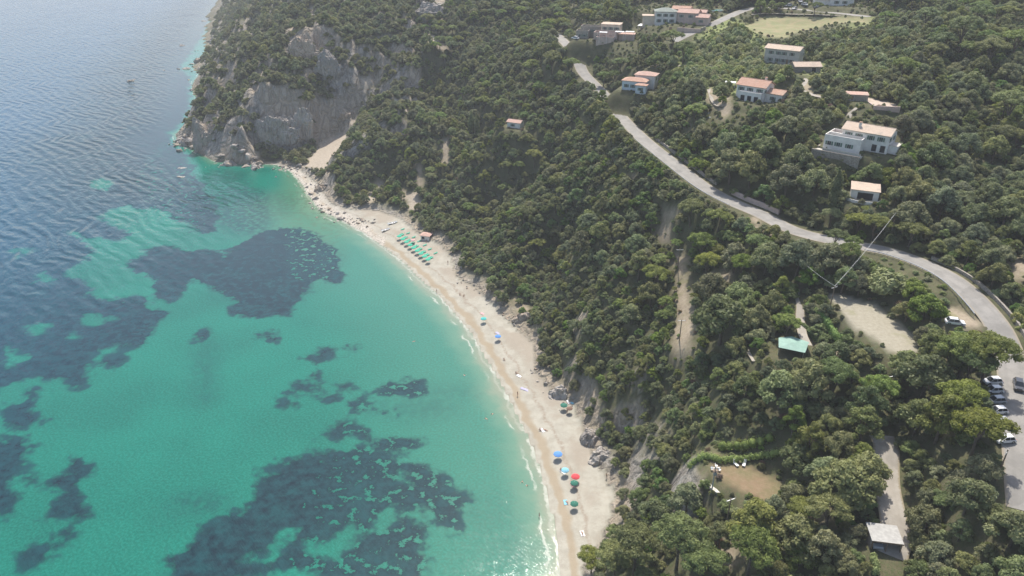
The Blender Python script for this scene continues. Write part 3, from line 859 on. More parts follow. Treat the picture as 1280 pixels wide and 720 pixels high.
def dome_lobes(R_, h0, h1, n, seed, flat=1.0, rl=.42):
    g = np.random.default_rng(seed); cs = []; rs = []
    ex = .78 + .3 * g.random(); lob = g.random(3) * 6.28
    for i in range(n):
        a = i * 2.4 + g.random() * .9; q = math.sqrt((i + .5) / n)
        rr = R_ * q * .82 * (1 + .13 * math.sin(2 * a + lob[0]) + .10 * math.sin(3 * a + lob[1]))
        z = h0 + (h1 - h0) * (1 - q ** 2 * flat) + g.normal() * .30 * (h1 - h0) * .35
        cs.append([rr * math.cos(a), rr * math.sin(a), z]); rs.append(R_ * rl * (.75 + .5 * g.random()))
    return np.array(cs), np.array(rs)

def trunk_mb(R_, h, rad, limbs, seed, mat):
    g = random.Random(seed); m = MB()
    lean = (g.uniform(-.4, .4), g.uniform(-.4, .4))
    fork = h * g.uniform(.35, .5)
    base = [(0, 0, -.8), (lean[0] * .3, lean[1] * .3, fork * .5), (lean[0], lean[1], fork)]
    m.tube(base, [rad * 1.25, rad, rad * .8], mat, 7)
    for i in range(limbs):
        a = i * 6.283 / limbs + g.uniform(-.4, .4); q = R_ * g.uniform(.35, .65)
        m.tube([(lean[0], lean[1], fork - .1), (lean[0] + q * .4 * math.cos(a), lean[1] + q * .4 * math.sin(a), fork + (h - fork) * .45), (q * math.cos(a), q * math.sin(a), h * .92)],
               [rad * .6, rad * .42, rad * .15], mat, 5)
    return m

KINDS = {}
def proto(kind, R_, h0, h1, nl, nleaf, size, mat, seed, flat=1.0, rl=.42, squash=.8, trunk_r=.16, limbs=4, shape='dome'):
    if shape == 'dome': cs, rs = dome_lobes(R_, h0, h1, nl, seed, flat, rl)
    elif shape == 'column':
        g = np.random.default_rng(seed); z = np.linspace(h0, h1, nl); f = np.sin(np.linspace(.5, 3.0, nl)) * R_
        cs = np.stack([g.normal(size=nl) * .1, g.normal(size=nl) * .1, z], -1); rs = np.maximum(f, .25)
    V, F = leafcloud(cs, rs, [max(20, int(nleaf * (r / rs.mean()) ** 2 / nl)) for r in rs], size, squash, True, .35, seed)
    crown = np_mesh('crown', V, F, mat)
    tm = trunk_mb(R_, h1, trunk_r, limbs, seed, M['bark'])
    t = bpy.data.meshes.new('trunk'); t.from_pydata(tm.v, [], tm.f); t.materials.append(M['bark']); t.update()
    # joint mesh for the far wood
    F4 = [tuple(f) for f in F] + [tuple(i + len(V) for i in f) for f in tm.f]
    j = bpy.data.meshes.new(kind + '_mesh'); j.from_pydata([tuple(v) for v in V] + tm.v, [], F4)
    j.materials.append(mat); j.materials.append(M['bark'])
    j.polygons.foreach_set('material_index', [0] * len(F) + [1] * len(tm.f)); j.update()
    KINDS.setdefault(kind, []).append(dict(crown=crown, trunk=t, joint=j, R=R_, h=h1 + R_ * rl * squash))
for s in range(4):
    proto('holm_oak', 3.0, 1.9, 4.7, 24, 3300, .18, M['leaf_oak'], 10 + s, flat=.9, rl=.27, squash=.9)
for s in range(3):
    proto('umbrella_pine', 4.2, 6.4, 7.9, 34, 4600, .17, M['leaf_pine'], 30 + s, flat=1.0, rl=.22, squash=.65, trunk_r=.22, limbs=6)
for s in range(3):
    proto('maquis_bush', 1.9, .6, 2.0, 15, 1300, .16, M['leaf_bush'], 50 + s, rl=.31, trunk_r=.08)
for s in range(2):
    proto('garden_tree', 2.6, 1.4, 3.9, 20, 2500, .19, M['leaf_green'], 70 + s, rl=.30)
for s in range(2):
    proto('reed_clump', 2.0, .6, 2.0, 9, 1000, .22, M['leaf_reed'], 80 + s, rl=.45, squash=1.1, trunk_r=.05)
proto('cypress', 1.1, .8, 8.0, 12, 1500, .2, M['leaf_oak'], 90, rl=.5, squash=1.2, trunk_r=.12, limbs=3, shape='column')
for s in range(2):
    proto('aleppo_pine', 3.2, 3.0, 7.4, 26, 2800, .18, M['leaf_pine'], 100 + s, flat=.95, rl=.25, squash=.8, trunk_r=.2, limbs=5)
proto('dry_bush', 1.8, .8, 2.2, 9, 700, .2, M['leaf_dry'], 120, rl=.42, trunk_r=.08)
for s in range(2):
    proto('mastic_thicket', 2.3, .8, 2.7, 20, 2000, .17, M['leaf_oak'], 130 + s, flat=.9, rl=.29, squash=.95, trunk_r=.1)

# ------------------------------------------------------------------ what the photo shows clear of leaves (pixel outlines -> kept clear)
KEEP = [
 [(1283,640),(1265,560),(1250,480),(1240,440),(1205,382),(1150,345),(1075,312),(1080,306),(1120,316),(1150,322),(1190,335),(1230,368),(1262,410),(1283,450)],
 [(755,120),(765,120),(800,165),(845,200),(890,228),(915,250),(952,268),(948,274),(880,242),(836,205),(795,172),(770,140)],
 [(694,42),(712,48),(728,62),(726,78),(727,100),(721,100),(715,72)],
 [(838,50),(855,40),(880,32),(905,22),(930,8),(940,12),(925,22),(890,38),(860,50)],
 [(1030,160),(1055,148),(1120,165),(1120,192),(1068,206),(1020,196)], [(1065,228),(1100,238),(1096,255),(1062,250)],
 [(916,94),(990,102),(985,124),(930,130),(912,118)], [(885,138),(932,136),(930,148),(882,150)], [(953,54),(995,62),(993,78),(955,78)], [(992,78),(1030,76),(1030,86),(994,90)],
 [(777,88),(822,86),(820,112),(780,118)], [(712,25),(795,25),(795,60),(730,66)], [(790,2),(872,2),(868,40),(800,40)],
 [(1058,116),(1090,118),(1126,135),(1122,141),(1068,140)],
 [(1036,374),(1065,370),(1092,376),(1136,420),(1136,440),(1118,443),(1096,424),(1068,400)],
 [(888,586),(978,584),(978,606),(960,618),(930,612),(890,606)], [(965,418),(1000,420),(1004,438),(962,444)], [(932,30),(962,22),(1087,24),(1080,29),(1000,38),(983,46),(953,44)],
 [(994,365),(1003,365),(1005,420),(998,420)], [(1008,418),(1016,430),(1008,434),(1000,425)],
 [(1098,562),(1118,562),(1124,590),(1122,645),(1098,645)], [(1086,655),(1124,655),(1120,720),(1096,720),(1096,688),(1086,680)],
 [(1180,380),(1198,378),(1228,402),(1226,410),(1186,410)], [(632,150),(653,152),(653,162),(632,160)],
 [(846,320),(858,325),(862,380),(867,400),(864,440),(846,446),(840,430),(848,400)], [(822,286),(838,282),(840,298),(826,302)],
 [(940,16),(1088,18),(1088,23),(940,21)], [(826,264),(842,264),(844,273),(828,273)],[(1062,138),(1070,145),(1066,160),(1058,158)],
 [(935,430),(944,436),(944,452),(936,448)],[(1250,470),(1262,470),(1280,570),(1268,570)],[(990,288),(1000,288),(1040,300),(1035,303)],
 [(552,174),(560,174),(558,200),(553,200)],[(521,206),(526,208),(528,228),(521,228)],[(424,125),(462,92),(478,92),(450,130),(420,185),(404,208),(384,206),(404,165)],
 [(985,0),(1085,0),(1085,15),(985,15)],[(884,108),(892,112),(894,126),(884,124)],[(722,3),(712,4),(716,8)],[(892,2),(903,2),(903,14),(892,14)],
 [(1266,325),(1280,325),(1280,345),(1268,345)], [(896,684),(918,672),(918,700),(900,706)],
]
SOFTK = [[(862,572),(905,545),(980,538),(988,582),(866,594)], [(1035,368),(1095,372),(1145,420),(1140,445),(1118,450),(1094,430),(1062,408)], [(1094,650),(1130,650),(1128,720),(1090,720)]]
KW, KH = 680, 400      # half resolution, 40 px margin
kx, ky = np.meshgrid((np.arange(KW) - 20) * 2.0, (np.arange(KH) - 20) * 2.0)
KM = np.zeros((KH, KW), bool)
for p_ in KEEP + SOFTK: KM |= inpoly(kx, ky, p_)
def kmask(px, py):
    i = np.clip((np.asarray(px) / 2 + 20).astype(int), 0, KW - 1); j = np.clip((np.asarray(py) / 2 + 20).astype(int), 0, KH - 1)
    return KM[j, i]

# ------------------------------------------------------------------ planting plan
plants = []          # x, y, z, kind, variant, scale, rot, screen radius
CELL = 4.0; cells = {}
def cell_ok(x, y, r, f=.72):
    cx, cy = int(x // CELL), int(y // CELL)
    for a in range(cx - 3, cx + 4):
        for b in range(cy - 3, cy + 4):
            for (u, v, w) in cells.get((a, b), ()):
                if (u - x) ** 2 + (v - y) ** 2 < ((r + w) * f) ** 2: return False
    return True
def cell_add(x, y, r): cells.setdefault((int(x // CELL), int(y // CELL)), []).append((x, y, r))
roadpts = [road1, road2, drive, path1] + PATHS
RW = [5.0, 4.2, 2.7, 1.6] + [1.2] * len(PATHS)
from collections import defaultdict
ANG = np.linspace(0, 2 * math.pi, 9)[:-1]
def put(x, y, kind, var, sc, force=False, rot=None):
    z = float(hgt(x, y)); k = KINDS[kind][var]
    Rr, hh = k['R'] * sc, k['h'] * sc
    ok = True
    if not force:
        for att in range(4):
            # outline of the crown as seen in the photo
            px, py, zc = proj(x, y, z + hh * .65)
            s = FPX / zc
            xs = px + ANG * 0 + np.cos(ANG) * Rr * s * .95; ys = py + np.sin(ANG) * (Rr * .5 + hh * .28) * s
            hit = kmask(xs, ys).sum() + kmask([px], [py]).sum() * 2
            if hit <= 0: break
            sc *= .68; Rr *= .68; hh *= .68
            if sc * k['R'] < .45: ok = False; break
        else: ok = hit <= 1
    if not ok: return False
    px, py, zc = proj(x, y, z + hh * .6)
    plants.append([x, y, z, kind, var, sc, random.uniform(0, 6.28) if rot is None else rot, Rr * FPX / zc, px, py])
    cell_add(x, y, Rr)
    return True

def P_(px, py, kind, dia, var=0):
    """a tree singled out in the photo: crown centre at the pixel, crown diameter in metres"""
    k = KINDS[kind][var % len(KINDS[kind])]; sc = dia / 2 / k['R']
    p = at(px, py, dz=k['h'] * sc * .6)
    put(p.x, p.y, kind, var % len(KINDS[kind]), sc, force=True)
for a in [
 # umbrella pines on the hill, top right and the slope
 (1205,42,'umbrella_pine',13),(1240,62,'umbrella_pine',12),(1272,50,'umbrella_pine',11),(1225,22,'umbrella_pine',11),(1265,130,'umbrella_pine',13),(1180,55,'umbrella_pine',9),
 (690,75,'umbrella_pine',12),(665,85,'umbrella_pine',11),(715,78,'umbrella_pine',9),(655,118,'umbrella_pine',10),(675,112,'umbrella_pine',9),(605,128,'umbrella_pine',9),(628,130,'umbrella_pine',9),(613,150,'umbrella_pine',9),
 (610,108,'umbrella_pine',8),(545,60,'umbrella_pine',8),(855,62,'umbrella_pine',11),(840,48,'umbrella_pine',10),(1130,85,'umbrella_pine',9),
 (755,95,'umbrella_pine',8),(1160,20,'umbrella_pine',10),(1110,20,'umbrella_pine',8),(1120,45,'umbrella_pine',9),
 (1020,8,'umbrella_pine',7),
 # gardens by the road and lower right
 (905,395,'holm_oak',16),(890,360,'holm_oak',11),(925,370,'holm_oak',10),(960,320,'holm_oak',11),(1000,320,'holm_oak',12),(920,320,'holm_oak',10),(1035,320,'holm_oak',11),
 (980,480,'holm_oak',12),(1015,475,'holm_oak',11),(1045,470,'umbrella_pine',9),(1085,505,'aleppo_pine',8),(1100,490,'umbrella_pine',8),(1082,525,'aleppo_pine',8),
 (1056,600,'holm_oak',12),(1035,585,'holm_oak',8),(1085,590,'holm_oak',9),(1005,665,'holm_oak',10),(1000,570,'holm_oak',8),(1015,550,'aleppo_pine',7),
 (945,650,'aleppo_pine',10),(850,680,'umbrella_pine',12),(900,670,'aleppo_pine',6),(860,620,'holm_oak',9),(940,690,'umbrella_pine',10),(1003,692,'garden_tree',6),(1035,680,'holm_oak',8),
 (820,640,'holm_oak',8),(795,690,'umbrella_pine',11),(770,700,'umbrella_pine',9),(880,706,'umbrella_pine',9),(740,700,'umbrella_pine',7),
 (1158,382,'garden_tree',8),(1120,350,'reed_clump',9),(1145,360,'garden_tree',6),(1105,345,'reed_clump',7),(1015,345,'garden_tree',7),
 (1208,440,'umbrella_pine',11),(1238,447,'umbrella_pine',10),(1190,445,'holm_oak',9),(1215,455,'umbrella_pine',9),(1170,430,'holm_oak',8),
 (985,405,'umbrella_pine',7),(1160,470,'holm_oak',11),(1135,455,'holm_oak',8),(1180,520,'aleppo_pine',9),(1150,520,'holm_oak',9),(1200,500,'umbrella_pine',9),(1225,540,'umbrella_pine',10),
 (940,210,'holm_oak',12),(915,205,'holm_oak',13),(955,240,'garden_tree',7),(910,180,'holm_oak',11),(870,180,'garden_tree',7),(880,165,'holm_oak',10),(985,225,'holm_oak',12),(1000,195,'holm_oak',11),
 (1020,225,'holm_oak',10),(960,180,'holm_oak',10),(870,140,'umbrella_pine',9),(845,125,'holm_oak',9),(1046,232,'cypress',3.4),(589,148,'cypress',3.6),(596,152,'cypress',3.0),
 (1140,265,'holm_oak',11),(1180,250,'holm_oak',11),(1220,265,'holm_oak',10),(1260,260,'holm_oak',10),(1110,220,'garden_tree',7),(1090,215,'holm_oak',8),(1150,150,'holm_oak',10),(1130,160,'holm_oak',9),
 (1170,195,'holm_oak',10),(1210,180,'holm_oak',10),(1245,185,'holm_oak',9),(820,345,'umbrella_pine',9),(800,330,'aleppo_pine',8),(815,365,'holm_oak',9),(790,390,'holm_oak',8),(655,360,'garden_tree',6),
 (985,155,'holm_oak',10),(1000,60,'reed_clump',7),
 ]:
    P_(*a, var=random.randint(0, 3))

def zone(px, py):
    """which plants grow at a place"""
    pass
def inp1(px, py, poly): return bool(inpoly(np.array([px]), np.array([py]), poly)[0])
UPZ = lambda l, h: [unproj(x, y, h) for x, y in l]
REED_Z = UPZ([(860,58),(900,40),(945,50),(955,80),(985,95),(960,112),(900,100),(860,92),(835,70)], 81)
HILL_Z = UPZ([(1085,30),(1165,35),(1140,80),(1090,112),(1040,112),(1000,85),(1000,50),(1040,38)], 88)
ROADB = atp([(1080,318),(1120,325),(1180,360),(1200,378),(1180,395),(1120,350),(1075,330)])
VERGE = atp([(1195,335),(1225,350),(1285,400),(1285,460),(1262,440),(1225,385)])
n_try = 0
cand = []
def sample(x0, x1, y0, y1, step):
    nx = int((x1 - x0) / step); ny = int((y1 - y0) / step)
    X, Y = np.meshgrid(np.arange(nx) * step + x0, np.arange(ny) * step + y0)
    X = X + rng.random(X.shape) * step; Y = Y + rng.random(Y.shape) * step
    return X.ravel(), Y.ravel()
for (x0, x1, y0, y1, st) in ((-130, 190, 60, 330, 2.3), (-190, 330, 330, 620, 3.0), (-420, -60, 400, 620, 3.0), (-520, 420, 620, 1350, 5.0), (190, 330, 200, 330, 3.0)):
    X, Y = sample(x0, x1, y0, y1, st)
    Z = hgt(X, Y)
    px, py, zc = proj(X, Y, Z + 3)
    k = (px > -60) & (px < 1345) & (py > -70) & (py < 800) & inpoly(X, Y, land_poly)
    X, Y, Z, px, py = X[k], Y[k], Z[k], px[k], py[k]
    dc, _ = distline(X, Y, coast); bch = inpoly(X, Y, beach_poly); db, _ = distline(X, Y, back)
    k = ~bch & (dc > 5) & ((db > 2.0))
    for ln, w in zip(roadpts, RW):
        d, _ = distline(X, Y, ln); k &= d > w
    for pl in [F_DIRT, F_LAWN, F_LOT, F_YARD] + [h_[4] for h_ in HLOC.values()]: k &= ~inpoly(X, Y, pl)
    def g_(A, x, y):
        i = np.clip(np.searchsorted(XS, x) - 1, 0, len(XS) - 2); j = np.clip(np.searchsorted(YS, y) - 1, 0, len(YS) - 2)
        return A[j, i]
    bare = np.maximum(np.maximum(g_(dry, X, Y), g_(hay, X, Y)), np.maximum(g_(scree, X, Y), g_(rock, X, Y) * .84))
    bare = np.where(g_(dry, X, Y) > .4, np.minimum(bare, .86), bare)
    k &= (rng.random(X.shape) > bare) & ~((bare > .5) & (g_(rock, X, Y) > .5) & (vnoise(X, Y, 9, 66) < .45))
    X, Y, px, py, dc = X[k], Y[k], px[k], py[k], dc[k]
    cand.append(np.stack([X, Y, px, py, dc], -1))
cand = np.concatenate(cand)
# big crowns first, small ones fill the gaps
size_n = vnoise(cand[:, 0], cand[:, 1], 17, 3); kind_n = vnoise(cand[:, 0], cand[:, 1], 24, 9)
inreed = inpoly(cand[:, 0], cand[:, 1], REED_Z) ; inhill = inpoly(cand[:, 0], cand[:, 1], HILL_Z)
inrb = inpoly(cand[:, 0], cand[:, 1], ROADB) | inpoly(cand[:, 0], cand[:, 1], VERGE)
order = rng.permutation(len(cand))
HX = [unproj(x, y, h) for x, y, h in ((1073,195,71),(940,120,78),(797,108,69),(1000,430,46),(930,600,31),(745,55,79),(835,28,87))]
for pas in range(3):
    for i in order:
        x, y, px, py, dc = cand[i]
        u = random.random(); n, kn = size_n[i], kind_n[i]
        headl = x < -60 and y > 395
        slope_ = dc < 42 and not headl
        if pas == 0:
            if headl or slope_ or inreed[i] or inhill[i] or inrb[i] or u > .4: continue
            if kn > .72: kind, sc = 'umbrella_pine', random.uniform(.75, 1.15)
            elif kn < .2: kind, sc = 'garden_tree', random.uniform(.9, 1.4)
            elif u < .05: kind, sc = 'aleppo_pine', random.uniform(.8, 1.1)
            else: kind, sc = 'holm_oak', random.uniform(.6, 1.35) * (.8 + .5 * n)
            f = .62
        elif pas == 1:
            if inreed[i]: kind, sc = 'reed_clump', random.uniform(.7, 1.3)
            elif inrb[i]: kind, sc = ('reed_clump' if u < .6 else 'garden_tree'), random.uniform(.5, .85)
            elif inhill[i]: kind, sc = ('reed_clump' if u < .35 else 'maquis_bush' if u < .7 else 'mastic_thicket'), random.uniform(.5, 1.2)
            elif headl: kind, sc = ('mastic_thicket' if u < .75 else 'maquis_bush'), random.uniform(.8, 1.6)
            elif u < .08: kind, sc = 'aleppo_pine', random.uniform(.5, .8)
            else: kind, sc = ('holm_oak' if u < .45 else 'mastic_thicket' if u < .82 else 'garden_tree'), random.uniform(.55, .95) * (.75 + .4 * n)
            if kind == 'mastic_thicket': sc *= 1.15
            f = .45 if slope_ else .48
            if headl: f = .58
        else:
            if dc < 7 and u < .5: continue
            kind = 'reed_clump' if (inreed[i] and u < .9) or (inhill[i] and u < .5) else 'maquis_bush' if u < .42 else 'mastic_thicket' if u < .82 else 'dry_bush' if u < .86 else 'reed_clump' if inhill[i] or inreed[i] else 'holm_oak'
            sc = random.uniform(.4, .75)
            if headl: sc *= 1.15
            f = .45
        kk = KINDS[kind]; v = random.randrange(len(kk))
        if not cell_ok(x, y, kk[v]['R'] * sc, f): continue
        put(x, y, kind, v, sc)
for i in order:
    x, y, px, py, dc = cand[i]
    if random.random() < .15 or dc < 6: continue
    kind = 'reed_clump' if (inreed[i] or inhill[i] or inrb[i]) and random.random() < .8 else random.choice(['maquis_bush', 'maquis_bush', 'mastic_thicket', 'dry_bush'] if random.random() < .5 else ['maquis_bush', 'mastic_thicket', 'garden_tree'])
    v = random.randrange(len(KINDS[kind])); sc = random.uniform(.25, .5)
    if kind == 'garden_tree': sc *= .8
    if cell_ok(x, y, KINDS[kind][v]['R'] * sc, .62): put(x, y, kind, v, sc, force=True)
print('plants', len(plants), 'reeds', sum(p[3] == 'reed_clump' for p in plants))

# ------------------------------------------------------------------ split: nearest three hundred as things, the rest as woodland
def in_view(p): return -10 < p[8] < 1290 and -5 < p[9] < 735
idx = sorted([i for i, p in enumerate(plants) if in_view(p)], key=lambda i: -plants[i][7])
front = set(idx[:300]); frontl = idx[:300]
rest = [p for i, p in enumerate(plants) if i not in front]
pc = bpy.data.collections.new('plant_forms')
names = []
for kind in KINDS:
    for v, k in enumerate(KINDS[kind]):
        o = bpy.data.objects.new('%s_form_%d' % (kind, v), k['joint']); pc.objects.link(o); names.append((o.name, kind, v))
names.sort(key=lambda t: t[0]); lut = {(k, v): i for i, (_, k, v) in enumerate(names)}
me = bpy.data.meshes.new('woodland'); me.from_pydata([(p[0], p[1], p[2] - .15) for p in rest], [], [])
a = me.attributes.new('pidx', 'INT', 'POINT'); a.data.foreach_set('value', [lut[(p[3], p[4])] for p in rest])
a = me.attributes.new('prot', 'FLOAT', 'POINT'); a.data.foreach_set('value', [p[6] for p in rest])
a = me.attributes.new('pscl', 'FLOAT_VECTOR', 'POINT'); a.data.foreach_set('vector', np.array([[p[5] * random.uniform(.9, 1.1), p[5] * random.uniform(.9, 1.1), p[5] * random.uniform(.8, 1.15)] for p in rest]).ravel())
wood = bpy.data.objects.new('woodland', me); C.objects.link(wood); tag(wood, kind='stuff')
wood['label'] = 'dense evergreen wood and scrub covering the slopes'
ng = bpy.data.node_groups.new('plant_out', 'GeometryNodeTree')
ng.interface.new_socket('Geometry', in_out='INPUT', socket_type='NodeSocketGeometry'); ng.interface.new_socket('Geometry', in_out='OUTPUT', socket_type='NodeSocketGeometry')
gi = ng.nodes.new('NodeGroupInput'); go = ng.nodes.new('NodeGroupOutput')
ci = ng.nodes.new('GeometryNodeCollectionInfo'); ci.inputs['Collection'].default_value = pc
ci.inputs['Separate Children'].default_value = True; ci.inputs['Reset Children'].default_value = True
iop = ng.nodes.new('GeometryNodeInstanceOnPoints'); iop.inputs['Pick Instance'].default_value = True
def na(name, t):
    n = ng.nodes.new('GeometryNodeInputNamedAttribute'); n.data_type = t; n.inputs[0].default_value = name; return n.outputs[0]
cx = ng.nodes.new('ShaderNodeCombineXYZ'); ng.links.new(na('prot', 'FLOAT'), cx.inputs[2])
ng.links.new(gi.outputs[0], iop.inputs['Points']); ng.links.new(ci.outputs[0], iop.inputs['Instance'])
ng.links.new(na('pidx', 'INT'), iop.inputs['Instance Index']); ng.links.new(cx.outputs[0], iop.inputs['Rotation'])
ng.links.new(na('pscl', 'FLOAT_VECTOR'), iop.inputs['Scale']); ng.links.new(iop.outputs[0], go.inputs[0])
md = wood.modifiers.new('plant_out', 'NODES'); md.node_group = ng

NICE = dict(holm_oak='rounded grey-green holm oak', umbrella_pine='broad flat-topped pine', maquis_bush='low green scrub bush', garden_tree='leafy fresh green tree',
            reed_clump='pale yellow-green reed clump', cypress='narrow dark cypress', aleppo_pine='loose tall yellowish pine', dry_bush='brown half-dry bush', mastic_thicket='dense grey-green thicket')
LM = [('the terrace villa',1073,180),('the orange-roofed white house',945,115),('the dark-mouthed hut',1080,242),('the green roof',980,430),('the bare dirt field',1085,400),
      ('the deck-chair lawn',930,598),('the carport',1103,668),('the upper driveway',1110,600),('the road bend',1250,510),('the roadside lay-by',1195,400),
      ('the dry ridge clearing',853,400),('the rocky bluff foot',745,560),('the lower beach end',765,640),('the straight road',860,220),
      ('the wooded road corner',990,290),('the wooded spur crest',720,250),('the lower right corner',1250,690),('the lower centre pines',880,706),('the pale garden path',998,385),
      ('the beach narrows',670,440),('the lower gully',800,480),('the upper hillside',1180,90),('the hillside thicket',1180,250),('the driveway wires',1160,480),('the beach hut',531,297),
      ('the garden hedges',985,545),('the hilltop pines',1230,50),('the blue two-roofed house',800,100),('the stone terrace house',750,45),('the central wood',960,500),('the carport hedge',1040,640)]
def where(px, py):
    best = min(LM, key=lambda l: (l[1] - px) ** 2 + ((l[2] - py) * 1.2) ** 2)
    dx, dy = px - best[1], py - best[2]
    if math.hypot(dx, dy) < 14: w = 'beside'
    elif abs(dx) > abs(dy): w = 'right of' if dx > 0 else 'left of'
    else: w = 'below' if dy > 0 else 'above'
    return w + ' ' + best[0]
buckets = defaultdict(list)
for i in frontl:
    p = plants[i]; buckets[(p[3], where(p[8], p[9]))].append(i)
ORD = ['leftmost', 'second from left', 'third from left', 'fourth from left', 'fifth from left', 'sixth from left', 'seventh from left', 'eighth from left', 'ninth from left', 'tenth from left', 'eleventh from left', 'twelfth from left', 'thirteenth from left', 'fourteenth from left']
lab = {}
for (kind, w), l in buckets.items():
    l.sort(key=lambda i: plants[i][8]); n = len(l)
    for j, i in enumerate(l):
        if n == 1: lab[i] = '%s %s' % (NICE[kind], w)
        else: lab[i] = '%s %s %s' % ('rightmost' if j == n - 1 else ORD[min(j, len(ORD) - 1)], NICE[kind], w)
roots = {}
CAT = dict(holm_oak='tree', umbrella_pine='pine tree', aleppo_pine='pine tree', cypress='cypress', garden_tree='tree', maquis_bush='bush', dry_bush='bush', mastic_thicket='bush', reed_clump='reeds')
for i in frontl:
    x, y, z, kind, v, sc, rot, sr, px, py = plants[i]
    if (kind, v) not in roots:
        r = empty(kind, (0, 0, 0)); 
        for nm in ('trunk', 'crown'):
            o = bpy.data.objects.new(nm, KINDS[kind][v][nm]); C.objects.link(o); o.parent = r
        roots[(kind, v)] = r
    else: r = copy_tree(roots[(kind, v)])
    r.location = (x, y, z - .1); r.rotation_euler = (0, 0, rot); r.scale = (sc * random.uniform(.88, 1.12), sc * random.uniform(.88, 1.12), sc * random.uniform(.88, 1.12))
    tag(r, lab[i], CAT[kind], group=NICE[kind].split(' ', 1)[1] + 's on the wooded slopes')

